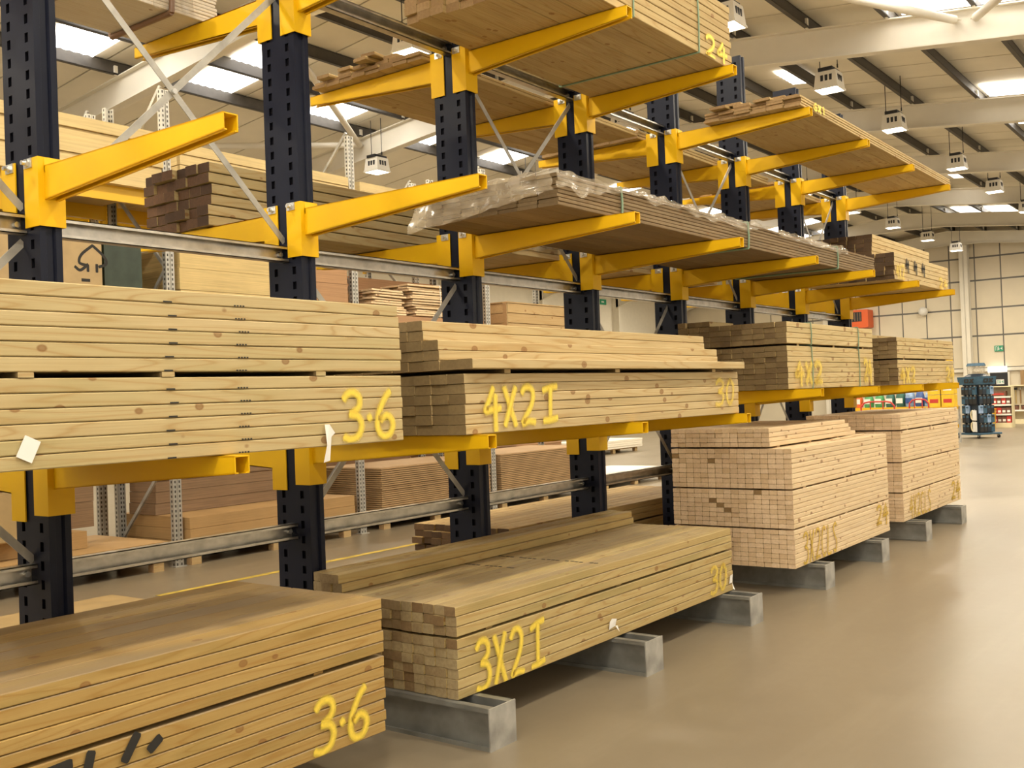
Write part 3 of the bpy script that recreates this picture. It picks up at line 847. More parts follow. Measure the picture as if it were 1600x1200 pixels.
# L
ZL = [(.197, .485, 8), (.497, .797, 8), (.808, 1.125, 8), (1.138, 1.30, 4)]
q = studs(['bottom bundle of planed studs marked 4X2 CLS, last stack along the aisle', 'second bundle up in the planed stud stack marked 4X2 CLS', 'third bundle up in the planed stud stack marked 4X2 CLS', 'thin top bundle on the planed stud stack marked 4X2 CLS'],
          8.52, 10.86, -1.14, -.15, ZL, 11, 'w_cls')
paint('4X2CLS', q[0], 8.706-8.52, 9.524-8.52, -.004, .01, .255, .013, .05, mat='paint_ochre')
paint('24', q[0], 10.4-8.52, 10.8-8.52, -.004, .03, .25, .018, .1, mat='paint_ochre')
# G
t = bundle('lower bundle of brown ended pine on the raised arms, marked 4X2 in faded yellow', 5.63, 7.80, -1.12, -.165, Z1B+.002, 1.955, 8, 10, 'w_brown_end', jx=.01, jy=.006)
paint('4X2', t, 5.74-5.63, 6.40-5.63, -.007, .02, .24, .03, mat='paint_faint')
paint('24', t, 7.47-5.63, 7.74-5.63, -.007, .03, .27, .03, mat='paint_faint')
cord(t, .52, 0, .955, 0, .345); cord(t, 1.73, 0, .955, 0, .345)
t = bundle('upper thin bundle tied with two cords over the brown ended pine', 5.63, 7.80, -1.12, -.155, 1.972, 2.15, 4, 10, 'w_brown_end', jx=.01, jy=.006)
bearers(t, (.25, 1.1, 1.9), .02, 1.0, .0165)
cord(t, .52, 0, .965, 0, .178); cord(t, 1.73, 0, .965, 0, .178)
t = bundle('short offcut row of brown pine on the back of the corded bundle', 5.63, 6.1, -.45, -.16, 2.151, 2.196, 1, 4, 'w_brown_end', jx=.02)
# H
t = bundle('lower bundle of pine on the raised arms, last along the aisle', 8.6, 10.87, -1.12, -.165, Z1B+.002, 1.862, 6, 10, 'w_brown_end', jx=.01, jy=.006)
paint('4X2', t, .03, .61, -.007, .0, .2, .03, mat='paint_faint')
paint('24', t, 1.84, 2.25, -.007, .0, .2, .03, mat='paint_faint')
t = bundle('upper bundle of pine over the last raised arm bundle, front corner cut low', 8.6, 10.87, -1.12, -.15, 1.876, 2.14, 6, 10, 'w_brown_end', jx=.01, jy=.006, miss=lambda r, c: r == 5 and c < 3)
bearers(t, (.25, 1.1, 1.95), .02, .95, .0135)
# A: top pack
t = bundle('thick pine bundle marked 24 on the top arms, tied with two green cords', 2.27, 4.44, -1.264, -.165, Z3+.004, 4.31, 9, 11, 'w_top', jx=.02, jy=.004)
paint('24', t, 4.02-2.27, 4.37-2.27, -.005, -.03+.02, .16, .016, .05)
cord(t, .79, 0, 1.109, 0, .44, .006); cord(t, 1.66, 0, 1.109, 0, .44, .006)
# B
t = bundle('flat bundle of thin boards marked 6X1 on the top arms, farthest along', 5.68, 10.33, -1.29, -.45, Z3+.004, 3.955, 4, 6, 'w_top', jx=.03, jy=.006)
paint('6X1', t, 5.94-5.68, 6.21-5.68, -.008, -.015+.02, .082, .012)
for k, (x, y, z, L, rz, ry, lab) in enumerate(((5.62, -.60, 3.956, 3.6, .0, 0, 'loose board on the 6X1 boards, nearest the posts'), (5.69, -.78, 3.956, 4.2, .006, 0, 'loose board on the 6X1 boards, second from the posts'), (5.66, -.97, 3.956, 4.4, -.004, 0, 'loose board on the 6X1 boards, third from the posts'),
                                           (5.74, -1.17, 3.956, 4.5, .003, 0, 'loose board on the 6X1 boards along the front edge'), (5.70, -.70, 3.979, 2.4, .02, 0, 'short loose board lying uppermost on the 6X1 boards'), (5.78, -1.05, 3.979, 3.0, -.012, 0, 'long loose board lying uppermost on the 6X1 boards'))):
    b = thing('loose_board', lab, 'timber', (x, y, z), rz, 'loose boards on the 6X1 boards')
    link('plank', plank_mesh(L, .145, .022, 'w_top'), b, (0, 0, .0115))
# C: dark planks under film
t = bundle('long bundle of dark weathered planks under clear plastic film on the middle arms', 2.38, 7.93, -1.13, -.165, Z2+.004, 2.852, 8, 7, 'w_dark', jx=.012, jy=.006)
for x in (.68, 2.53, 4.47): cord(t, x, 0, .975, 0, .182, .008)
def film(t, x0, x1, y0, y1, z, drop_front, drop_left, nx, ny, seed=1, amp=.012, mat='film', name='plastic_film'):
    R = random.Random(seed)
    from mathutils import noise as NZ
    vs, fs = [], []
    cols = []
    # profile across: hanging front edge, top, little hang at the back
    for i in range(nx+1):
        u = i/nx
        x = x0 + (x1-x0)*u
        row = []
        dl = drop_front*(0.65+0.9*NZ.noise((x*1.9, seed, 0)) + .35*NZ.noise((x*7.0, seed, 3)))
        dl = max(.012, dl)*(1 + 1.3*max(0, 1-(x-x0)/.8))
        for j in range(ny+1):
            v = j/ny
            if v < .25:
                a = 1 - v/.25
                y = y0 - .012 - .02*a*abs(NZ.noise((x*6, a*2, seed)))
                zz = z - dl*a
            else:
                b = (v-.25)/.75
                y = y0 - .004 + (y1-y0)*b
                zz = z + .006
            nz = NZ.noise((x*5.5, v*7, seed+.5)) + .6*NZ.noise((x*14, v*15, seed+2.5))
            zz += amp*(abs(nz) if v >= .25 else .3*nz) * (1 if v > .2 else .5)
            y += .3*amp*nz if v < .25 else 0
            row.append(len(vs)); vs.append((x, y, zz))
        cols.append(row)
    for i in range(nx):
        for j in range(ny):
            fs.append((cols[i][j], cols[i+1][j], cols[i+1][j+1], cols[i][j+1]))
    if drop_left > 0:
        # sheet over the near end
        prev = cols[0][int(ny*.25):]
        for k in range(1, 7):
            cur = []
            for j, a in enumerate(prev if k == 1 else prev):
                p = vs[a]
                b = j/len(prev)
                dz = drop_left*(.55+.6*b)/6
                cur.append(len(vs))
                vs.append((x0 - .018 - .05*abs(NZ.noise((k*.7, p[1]*6, 9))) - .05*b*k/6, p[1] + .03*NZ.noise((k*.9, p[1]*5, 4)) + .02*b*k/6, p[2]-dz if k > 1 else p[2]-dz*.4))
            for j in range(len(prev)-1): fs.append((prev[j], prev[j+1], cur[j+1], cur[j]))
            prev = cur
    mb = MB(); mb.add(vs, fs, smooth=True)
    return part(name, mb, M[mat], t, label='crumpled clear plastic film')
film(t, -.03, 4.75, 0, .975, .183, 0.062, .25, 200, 32, 3, .034)
# D
t = bundle('lower pine bundle with ends coloured as in shadow, on the middle arms at the far end, marked 24', 8.35, 10.45, -1.195, -.25, Z2+.004, 2.945, 6, 10, 'w_shade_end', jx=.02, jy=.006)
paint('4X2', t, .02, .33, -.008, .0, .17, .016, mat='paint_faint')
paint('24', t, 1.66, 2.04, -.008, .0, .14, .018, mat='paint_faint')
rr = []
for k in range(3):
    x = .40+.30*k
    rr += [(x, x+.035, .13, .24), (x+.06, x+.09, .09, .22), (x-.02, x+.10, .17, .19)]
stamps(t, rr, -.008)['kind'] = 'stuff'
t = bundle('upper pine bundle with ends coloured as in shadow, set back on the far end bundle marked 24', 8.95, 11.2, -.8, -.16, 2.96, 3.24, 6, 7, 'w_shade_end', jx=.025, jy=.005)
bearers(t, (.25, 1.1), .02, .6, .0145)
# back side of the rack
t = bundle('wet dark ended beams, six rows high, on the back arms behind the second post', 1.40, 3.60, .62, 1.25, Z2+.004, 3.046, 6, 6, 'w_beam', jx=.02, jy=.004, gap=.007)
t = bundle('thin tan plank layer on the top back arms behind the third post', 2.78, 5.62, .17, 1.2, Z3+.004, 3.918, 2, 8, 'w_top', jx=.015)
for k, (x, y, z, L, rz, lab) in enumerate(((2.80, .42, 3.9195, 2.75, .0, 'long plank stack piece on the back plank layer, nearest the post'), (2.80, .55, 3.9195, 2.74, .0, 'loose plank on the back plank layer, second from the post'), (2.76, .72, 3.9195, 1.9, .02, 'loose plank on the back plank layer, middle'),
                                       (2.79, .90, 3.9195, 1.7, -.01, 'loose plank on the back plank layer, fourth from the post'), (2.74, 1.06, 3.9195, 2.0, .015, 'loose plank on the back plank layer, at the arm tip'), (2.80, .47, 3.9425, 2.6, .0, 'plank lying in the second layer next to the third post'),
                                       (2.70, .66, 3.9425, .8, -.05, 'short plank tilted on top of the back plank layer'), (2.77, .88, 3.9425, 1.4, .02, 'plank lying in the second layer near the arm tip'), (2.72, .60, 3.9655, .9, .08, 'topmost short plank sticking out over the back plank layer'))):
    b = thing('loose_plank', lab, 'timber', (x, y, z), rz, 'loose planks on the top back arms')
    link('plank', plank_mesh(L, .12, .0225, 'w_top'), b, (0, 0, .0115))
t = bundle('pale thin boards with two brown bands on the top back arms, upper left corner', -2.2, 1.52, .66, 1.22, Z3+.004, 4.03, 8, 2, 'w_white', jx=.012, jy=.004)
for x in (3.40, 2.86): cord(t, x, 0, .56, 0, .162, .018, 'strap_band')
film(t, 3.28, 3.55, 0, .56, .164, .12, 0, 14, 12, 8, .03)
t = bundle('flat tan board bundle on the top back arms behind the middle posts', 5.7, 8.6, .2, 1.25, Z3+.004, 3.95, 3, 7, 'w_top', jx=.015)
t = bundle('flat tan board bundle on the top back arms at the far end', 8.75, 10.9, .2, 1.25, Z3+.004, 3.93, 2, 7, 'w_top', jx=.015)
t = bundle('pale boards in film on the middle back arms behind the third post', 3.75, 7.2, .2, 1.2, Z2+.004, 2.80, 3, 7, 'w_sawn', jx=.015)
film(t, 0, 3.45, 0, 1.0, .138, .05, .09, 60, 14, 12, .012)
t = bundle('lower greenish plank bundle on the back floor feet', 3.75, 7.0, .3, 1.25, .197, .49, 6, 9, 'w_old', jx=.02)
t = bundle('upper greenish plank bundle on the back floor feet', 3.72, 7.05, .3, 1.25, .503, .655, 3, 9, 'w_old', jx=.03)
bearers(t, (.3, 1.6, 2.9), .02, .93, .0125, m='w_green')

# ------------------------------------------------------------------ pallet racking with sheet material
def upright_plate():
    t = NT('perforated_galvanised_steel')
    P = t.node('ShaderNodeTexCoord').outputs['Object']
    sp = t.node('ShaderNodeSeparateXYZ'); t.link(P, sp.inputs[0])
    fz = t.math('ABSOLUTE', t.math('SUBTRACT', t.math('FRACT', t.math('MULTIPLY', sp.outputs[2], 20.0)), 0.5))
    ax = t.math('ABSOLUTE', t.math('SUBTRACT', t.math('ABSOLUTE', sp.outputs[0]), 0.026))
    ay = t.math('ABSOLUTE', sp.outputs[1])
    hole = t.math('MULTIPLY', t.math('LESS_THAN', fz, 0.26), t.math('LESS_THAN', t.math('MINIMUM', ax, t.math('ADD', ay, -.002)), 0.008))
    n = t.noise(P, 8.0, 3)
    c = t.mix(n, (0.36,0.35,0.32), (0.56,0.54,0.49))
    t.link(t.mix(hole, c, (0.05,0.045,0.04)), t.b.inputs['Base Color'])
    t.b.inputs['Metallic'].default_value = 0.5; t.b.inputs['Roughness'].default_value = 0.45
    return t.m
M['perf'] = upright_plate()
um = MB()
um.prism([(-.05,.03),(-.05,-.03),(-.012,-.03),(-.008,-.018),(.008,-.018),(.012,-.03),(.05,-.03),(.05,.03),(.044,.03),(.044,-.02),(-.044,-.02),(-.044,.03)], 0, 4.95, 'z')
um.box(-.07, .07, -.06, .06, 0, .008)
um = um.mesh('upright', M['perf'])
bm_ = MB().box(.055, 2.615, -.025, .025, -.15, 0).mesh('load_beam', M['yellow_rack'])
cm = MB().box(.05, .062, -.04, .035, -.2, .05).mesh('beam_connector', M['yellow_rack'])
def pallet_rack(label, xs, y0, depth, levels):
    t = thing('pallet_rack', label, 'rack')
    for x in xs:
        link('upright', um, t, (x, y0, 0)); link('upright', um, t, (x, y0+depth, 0), (0, 0, math.pi))
        z, k = .25, 0
        while z < 4.3:
            a, b = (y0+.04, y0+depth-.04) if k % 2 else (y0+depth-.04, y0+.04)
            part('diagonal_brace', MB().bar((x, a, z), (x, b, z+.95), .035, .025, (1,0,0)), M['galv_dull'], t)
            z += .95; k += 1
    for x in xs[:-1]:
        for z in levels:
            for yy in (y0-.005, y0+depth+.005):
                l = link('load_beam', bm_, t, (x, yy, z))
                link('beam_connector', cm, l, (0, 0, 0)); link('beam_connector', cm, l, (2.665, 0, 0), (0, 0, math.pi))
    return t
PX = [1.5, 4.18, 6.86, 9.54, 12.22]
pallet_rack('galvanised pallet rack with yellow beams, loaded with sheet stacks, first row behind the posts', PX, 4.95, 1.0, (2.42, 3.86))
pallet_rack('galvanised pallet rack with yellow beams, second row, back to back with the first', PX[:4], 6.3, 1.0, (2.42, 3.86))
def sheets(label, x0, x1, y0, y1, z0, z1, n, m, jit=.01, kind_stuff=False, cat='board stack', pieces=1):
    """stack of n boards; shown one by one, or as one part when they are too thin to pick apart"""
    t = thing('board_stack', label, cat, (x0, y0, z0))
    h = (z1-z0)/n
    mb = MB()
    for k in range(n):
        dx, dy = rnd(-jit, jit), rnd(-jit, jit)
        b = MB() if not kind_stuff else mb
        b.box(dx, x1-x0+dx, dy, y1-y0+dy, k*h, (k+1)*h-(.0035 if not kind_stuff else h*.3))
        if not kind_stuff: part('board', b, M[m], t)
    if kind_stuff:
        mb.box(.05, x1-x0-.05, .05, y1-y0-.05, 0, z1-z0-.005)
        part('board_edges', mb, M[m], t, kind='stuff')
    return t
def pallet(label, x0, x1, y0, y1, z0=0.0, h=.13):
    t = thing('pallet', label, 'pallet', (x0, y0, z0))
    L, W = x1-x0, y1-y0
    n = 7
    for k in range(n):
        x = (L-.1)*k/(n-1)
        link('deck_board', plank_cache.setdefault(('deck', round(W,3)), MB().box(0,.1,0,W,0,.018).mesh('deck_board', M['w_pallet'])), t, (x, 0, h-.018))
    for y in (0, W/2-.045, W-.09):
        link('stringer', plank_cache.setdefault(('str', round(L,3)), MB().box(0,L,0,.09,0,.018).mesh('stringer', M['w_pallet'])), t, (0, y, h-.036))
        for x in (0, L/2-.06, L-.12):
            link('block', plank_cache.setdefault(('blk', round(h,3)), MB().box(0,.12,0,.09,0,h-.036).mesh('block', M['w_pallet'])), t, (x, y, 0))
    return t
ZT = 3.861
sheets('five high pale plywood packs on the top beams, upper left behind the first post', 1.62, 4.08, 4.85, 6.1, ZT, 4.46, 5, 'ply_light', .02)
sheets('pale plywood packs on the top beams behind the second post', 4.32, 6.76, 4.88, 6.1, ZT, 4.41, 5, 'ply_light', .02)
sheets('pale plywood packs on the top beams left of the third post', 6.98, 9.42, 4.9, 6.1, ZT, 4.40, 5, 'ply_light', .02)
sheets('pale plywood packs high in the second rack row, at its left end', 1.65, 4.05, 6.45, 7.5, ZT, 4.75, 7, 'ply_light', .03)
sheets('pale plywood packs high in the second rack row, over the beam stack', 4.35, 6.7, 6.4, 7.5, ZT, 4.62, 6, 'ply_light', .03)
sheets('pale plywood packs high in the second rack row, at its right end', 7.0, 9.4, 6.4, 7.5, ZT, 4.35, 4, 'ply_light', .03)
# middle level
t = thing('wrapped_pack', 'tan wrapped sheet pack with a black tree emblem printed on its side', 'board stack', (1.75, 4.93, 2.421))
part('wrapping', MB().chamfer(0, 1.66, 0, 1.15, 0, .94, .015), M['tan_wrap'], t)
GL['T'] = [[(.5,1.0),(.2,.62),(.14,.3),(.36,.22)],[(.5,1.0),(.8,.62),(.86,.34),(.66,.2)],[(.36,.22),(.36,.0)],[(.6,.28),(.6,.0)],[(.02,.14),(.16,.02),(.36,.26)]]
GL['F'] = [[(.1,0),(.1,1),(.55,1)],[(.1,.52),(.45,.52)]]
o = paint('T', t, 1.36, 1.62, -.001, .56, .83, .009, mat='print', name='tree_emblem')
o['kind'] = 'thing'; o['label'] = 'black tree outline emblem'
fsc = MB()
for (xa, xb, za, zb) in ((1.44,1.53,.465,.495), (1.36,1.44,.30,.325), (1.46,1.62,.325,.35), (1.38,1.52,.26,.28), (1.32,1.60,.16,.225)): fsc.box(xa, xb, -.0012, -.0002, za, zb)
part('printed_stamp', fsc, M['print'], t, kind='stuff')
t = thing('wrapped_pack', 'dark green wrapped sheet pack on edge beside the tan wrapped pack', 'board stack', (3.48, 5.0, 2.421))
part('wrapping', MB().chamfer(0, .42, 0, 1.0, 0, .93, .02), M['dark_cloth'], t)
sheets('tall pale plywood stack on the middle beams behind the eye level bundles', 4.30, 6.08, 4.93, 6.1, 2.421, 3.34, 4, 'ply', .008)
sheets('narrow reddish plywood stack on the middle beams right of the tall pale stack', 6.12, 6.74, 4.93, 6.1, 2.421, 3.31, 4, 'ply_red', .006)
sheets('tall reddish plywood stack on the middle beams behind the slatted bundle', 6.98, 9.42, 5.55, 6.1, 2.421, 3.30, 4, 'ply_red', .008)
sheets('low dark reddish board stack carrying the slatted bundles', 6.98, 9.40, 4.9, 5.5, 2.421, 2.74, 3, 'ply_red', .008)
for k, (x0, z0, rz, ry, n, lab) in enumerate(((7.18, 2.742, .05, .0, 10, 'untidy bundle of thin pale slats, lower and farther left'), (8.0, 2.748, .0, .0, 13, 'strapped bundle of thin pale slats, higher and farther right'))):
    t = thing('slat_bundle', lab, 'timber', (x0, 4.92, z0), rz)
    for r in range(n):
        for c in range(3):
            L = 1.3 if k else .62
            link('slat', plank_mesh(L, .16, .024, 'w_cls'), t, (rnd(-.05,.05)-.012*r*k, .09+.17*c+rnd(-.01,.01), .012+r*.033), (rnd(-.05,.05), 0, rnd(-.05,.05)))
    if k: cord(t, .45, -.02, .55, 0, n*.033, .006, 'white')
    t.location.z += .003
t = pallet('pale pallet carrying the wooden crate', 10.0, 11.62, 4.92, 5.75, 2.421, .16)
t = thing('crate', 'pale wooden crate standing on a pallet, seen over the 4X2 I bundle', 'crate', (10.0, 4.92, 2.582))
for k in range(3):
    part('side_board', MB().chamfer(0, 1.62, 0, .022, .15*k+.004, .15*k+.146), M['w_pallet'], t)
    part('side_board', MB().chamfer(0, 1.62, .81, .83, .15*k+.004, .15*k+.146), M['w_pallet'], t)
    part('end_board', MB().box(0, .022, .022, .81, .15*k+.004, .15*k+.146), M['w_pallet'], t)
    part('end_board', MB().box(1.6, 1.62, .022, .81, .15*k+.004, .15*k+.146), M['w_pallet'], t)
for x in (-.012, 1.63):
    for y in (.0, .76): part('corner_batten', MB().box(x, x+.02, y, y+.07, 0, .45), M['w_pallet'], t)
part('crate_lid', MB().box(-.01, 1.63, -.01, .84, .45, .468), M['w_pallet'], t)
# floor level
sheets('low chipboard stack on a pallet, lower left behind the first post', 1.6, 3.97, 4.8, 6.1, .131, .30, 2, 'chip', .01)
pallet('pallet under the low chipboard stack, lower left', 1.65, 3.93, 4.83, 6.05)
sheets('small chipboard stack set back on the low chipboard stack', 1.6, 3.30, 5.15, 6.1, .301, .47, 1, 'chip', .01)
sheets('tall dark board stack behind the small chipboard stack', 1.6, 3.55, 5.45, 6.1, .471, 1.75, 5, 'mdf_dark', .01)
t = thing('wrapped_pack', 'tan wrapped pack with cut off black lettering, far lower left', 'board stack', (1.55, 4.98, .471))
part('wrapping', MB().chamfer(0, 1.06, 0, .4, 0, .82, .012), M['tan_wrap'], t)
GL['a'] = [[(.05,.5),(.25,.62),(.45,.5),(.45,.0)],[(.45,.34),(.2,.36),(.05,.18),(.2,.0),(.45,.12)]]
GL['r'] = [[(.1,.6),(.1,.0)],[(.1,.42),(.25,.6),(.42,.58)]]
paint('ar C', t, .70, 1.02, -.002, .46, .62, .014, mat='print_soft', name='printed_word')
sheets('chipboard stack on a pallet between two galvanised rack posts', 4.28, 6.66, 4.85, 6.1, .131, .50, 3, 'chip', .012)
pallet('pallet under the chipboard stack between two galvanised rack posts', 4.3, 6.6, 4.88, 6.05)
sheets('tall dark red board stack standing back on the chipboard stack', 4.27, 6.66, 5.42, 5.9, .501, 1.72, 10, 'mdf_dark', .012)
sheets('tall stack of thin brown fibreboards left of the third post', 7.18, 9.42, 4.9, 6.1, .131, .79, 25, 'mdf', .006, True)
pallet('pallet under the brown fibreboards left of the third post', 7.25, 9.35, 4.95, 6.05)
sheets('tall stack of thin brown fibreboards between the third and fourth posts', 9.68, 12.1, 4.9, 6.1, .131, .80, 25, 'mdf', .006, True)
pallet('pallet under the brown fibreboards between the third and fourth posts', 9.75, 12.0, 4.95, 6.05)
sheets('pinkish board stack behind the second fibreboard stack', 9.68, 12.1, 6.35, 7.5, .0, 1.05, 8, 'ply_red', .02)
sheets('pinkish board stack behind the first fibreboard stack', 6.98, 9.4, 6.4, 7.5, .0, 1.0, 8, 'ply_red', .02)
sheets('white boards on a low pallet beyond the rack', 12.65, 14.9, 4.95, 6.2, .131, .24, 4, 'board_white', .01)
pallet('low pallet under the white boards beyond the rack', 12.7, 14.85, 5.0, 6.15)
sheets('thin pale board pile on a pallet farther back beyond the rack', 20.5, 23.2, 10.2, 11.6, .131, .36, 4, 'board_white', .02)
pallet('pallet under the thin pale board pile farther back', 20.6, 23.1, 10.3, 11.5)
sheets('brown boards on a pallet beside the pale board pile', 18.0, 20.2, 10.9, 12.2, .131, .48, 5, 'ply_red', .02)
pallet('pallet under the brown boards beside the pale board pile', 18.1, 20.1, 11.0, 12.1)
struct('trim_30', MB().box(3.05, 34, 3.62, 3.70, .0, .003), M['line'], 'yellow painted line on the floor behind the rack')
t = thing('board_sheet', 'brown board lying on the floor behind the first post', 'board', (1.3, 3.25, 0), .02)
part('board', MB().chamfer(0, 1.55, 0, .75, .001, .02, .003), M['tan_wrap'], t)

# ------------------------------------------------------------------ far end: wall fittings
t = thing('heater', 'orange box heater with a black grille, high on the far wall', 'heater', (44.94, 10.4, 4.16))
part('casing', MB().chamfer(-.75, -.0, 0, .86, 0, .8, .03), M['orange'], t)
part('grille', MB().box(-.77, -.748, .28, .80, .28, .70), M['black'], t)
for k in range(4): part('louvre', MB().box(-.782, -.77, .32+.12*k, .35+.12*k, .30, .68), M['mdf_dark'], t)
t = thing('globe_detector', 'small white globe on the far wall beside a dark joint', 'detector', (45.0, 8.19, 4.7))
bmx = bmesh.new(); bmesh.ops.create_uvsphere(bmx, u_segments=16, v_segments=10, radius=.2)
me = bpy.data.meshes.new('globe'); bmx.to_mesh(me); bmx.free(); me.materials.append(M['white'])
link('globe', me, t, (-.22, 0, 0)); part('mount', MB().tube((-.06,0,0),(0,0,0),.09,10), M['white'], t)
def sign(label, x, y0, y1, z0, z1, bg, fg, hang=0):
    t = thing('exit_sign', label, 'sign', (x, y0, z0))
    W, H = y1-y0, z1-z0
    part('panel', MB().box(-.04, 0, 0, W, 0, H), M[bg], t)
    mb = MB()
    # running figure, arrow and doorway, as on an escape sign (seen with y to the left)
    for (a, b, c, d) in ((.10,.16,.2,.8),(.16,.30,.42,.58),(.44,.50,.25,.6),(.52,.58,.2,.7),(.48,.56,.68,.85),(.66,.70,.15,.85),(.84,.88,.15,.85),(.66,.88,.80,.87)):
        mb.box(-.046, -.04, a*W, b*W, c*H, d*H)
    part('pictogram', mb, M[fg], t, kind='stuff')
    return t
sign('green escape sign on the cream far wall above the shop', 44.93, 5.06, 5.40, 2.80, 3.04, 'exit', 'white')
t = thing('exit_sign', 'small green escape sign on the white back wall, seen between two posts', 'sign', (37.2, 20.0, 5.62))
part('panel', MB().box(0, .5, -.04, 0, 0, .24), M['exit'], t); part('arrow', MB().box(.08, .3, -.046, -.04, .09, .15), M['white'], t)
# dark doorway with a lit panel above
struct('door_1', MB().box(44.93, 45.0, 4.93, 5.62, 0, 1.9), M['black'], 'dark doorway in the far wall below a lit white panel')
struct('trim_31', MB().box(44.9, 45.0, 4.86, 4.93, 0, 1.93).box(44.9, 45.0, 5.62, 5.69, 0, 1.93), M['white_steel'], 'white door lining in the far wall')
t = thing('lit_panel', 'lit white panel over the dark doorway', 'light', (44.86, 4.94, 1.93))
part('panel', MB().box(-.14, 0, 0, .72, 0, .24), M['lit_sign'], t)
t = sign('green and white escape sign hanging in the dark doorway', 44.92, 5.08, 5.38, 1.42, 1.62, 'white', 'exit')
t = thing('timber_post', 'brown timber post against the white far wall right of the doorway', 'post', (44.94, 4.30, 0))
part('post', MB().box(-.1, 0, 0, .14, 0, 1.97), M['mdf'], t)
# ------------------------------------------------------------------ shop goods
t = thing('goods_rack', 'galvanised shop rack with a yellow shelf beam holding bagged goods', 'rack', (27.0, 0, 0))
for y, h, xs_ in ((2.81, 2.45, (0,)), (3.05, 1.9, (0, .5)), (3.40, 1.55, (0, .5)), (5.6, 1.55, (0, .5))):
    for x in xs_: link('upright', um, t, (x, y, 0), (0, 0, math.pi/2)).scale = (1, 1, h/4.95)
for z in (.96, .45):
    for x in (-.02, .50): part('shelf_beam', MB().box(x, x+.04, 2.80, 5.6, z-.1, z), M['yellow_rack'], t)
    part('shelf_deck', MB().box(.02, .50, 2.84, 5.56, z-.03, z), M['white_steel'], t)
for z in (1.55, 2.2): part('shelf_beam', MB().box(-.02, .02, 2.76, 3.05, z-.06, z+.06), M['yellow_rack'], t)
def bag_mesh(w, d, h):
    mb = MB()
    rows = [(0, .92), (.12, 1.0), (.5, 1.03), (.8, .9), (.93, .75), (1.0, .78)]
    n = 10
    for k, (f, s_) in enumerate(rows):
        dd = d*(1 - .85*max(0, f-.55)/.45)
        for i in range(n):
            a = 2*math.pi*i/n
            c_, s2 = math.cos(a), math.sin(a)
            mb.v.append((dd/2*math.copysign(abs(c_)**.5, c_), w/2*s_*math.copysign(abs(s2)**.5, s2), f*h))
    for k in range(len(rows)-1):
        for i in range(n):
            mb.f.append((k*n+i, k*n+(i+1)%n, (k+1)*n+(i+1)%n, (k+1)*n+i)); mb.mi.append(0); mb.sm.append(True)
    mb.f.append(tuple(range(n-1,-1,-1))); mb.mi.append(0); mb.sm.append(False)
    b = (len(rows)-1)*n
    mb.f.append(tuple(range(b, b+n))); mb.mi.append(0); mb.sm.append(False)
    return mb
BAGS = [(5.40,'orange','orange goods bag at the left end of the yellow shelf'), (5.10,'green','bright green bag next to the orange bag'), (4.80,'green','bright green bag next to the dark green bags'),
        (4.50,'green_dark','dark green bag left of its twin'), (4.22,'green_dark','dark green bag beside the tallest blue bag'), (3.97,'blue_light','tall pale blue bag, first of the blue bags'), (3.71,'blue','dark blue bag, second of the blue bags'),
        (3.47,'blue_light','pale blue bag, third of the blue bags'), (3.22,'blue','dark blue bag, fourth of the blue bags'), (2.94,'blue_light','pale blue bag at the right end beside the yellow boxes')]
for y, m, lab in BAGS:
    h = .50 if 'tall' in lab else rnd(.36, .43)
    t = thing('goods_bag', lab, 'bag', (27.2, y, .962), rnd(-.1,.1))
    part('sack', bag_mesh(.225, .3, h), M[m], t)
    part('printed_panel', MB().box(-.162, -.152, -.09, .09, .10, .24), M['white' if 'pale' not in lab else 'blue'], t)
YB = [(3.10, 1.35, 'upper left yellow box at the end of the bag shelf'), (2.76, 1.35, 'upper right yellow box at the end of the bag shelf'), (3.10, .962, 'lower left yellow box at the end of the bag shelf'), (2.76, .962, 'lower right yellow box at the end of the bag shelf')]
t = thing('box_stand', 'yellow painted box stand in front of the bag shelf end', 'stand', (26.2, 2.55, 0))
part('leg', MB().box(0,.04,0,.04,0,.95), M['galv_dull'], t); part('leg', MB().box(0,.04,.76,.8,0,.95), M['galv_dull'], t); part('leg', MB().box(.4,.44,0,.04,0,.95), M['galv_dull'], t); part('leg', MB().box(.4,.44,.76,.8,0,.95), M['galv_dull'], t)
part('top', MB().box(0,.44,0,.8,.95,.96), M['yellow_rack'], t)
for y, z, lab in YB:
    t = thing('goods_box', lab, 'box', (26.22, y-.16, z if z < 1 else 1.282))
    part('carton', MB().chamfer(0, .38, 0, .31, 0, .31, .008), M['yellow_box'], t)
    part('printed_panel', MB().box(-.004, 0, .05, .26, .10, .2), M['red' if z < 1 else 'white'], t)
def trolley(label, x, y, wid, h, rz=0):
    t = thing('flatbed_trolley', label, 'trolley', (x, y, 0), rz)
    part('deck', MB().chamfer(0, 1.2, 0, wid, .22, .26, .01), M['mdf'], t)
    for px, py in ((.12,.08),(1.08,.08),(.12,wid-.08),(1.08,wid-.08)):
        w = part('wheel', MB().tube((px, py-.025, .09), (px, py+.025, .09), .09, 14), M['black'], t)
        part('fork', MB().box(px-.03, px+.03, py-.035, py+.035, .12, .22), M['galv_dull'], w)
    R_ = .018
    pts = [(0.03,.03,.24),(0.03,.03,h-.1),(0.03,.10,h-.02),(0.03,.2,h),(0.03,wid-.2,h),(0.03,wid-.10,h-.02),(0.03,wid-.03,h-.1),(0.03,wid-.03,.24)]
    part('handle_loop', MB().path(pts, R_, 8), M['red'], t)
    part('handle_bar', MB().tube((.03,wid*.35,.24),(.03,wid*.35,h),.012,8), M['red'], t)
    part('handle_bar', MB().tube((.03,wid*.7,.24),(.03,wid*.7,h),.012,8), M['red'], t)
    return t
trolley('red handled flatbed trolley behind the last planed stud stack', 20.0, 2.27, .76, 1.24)
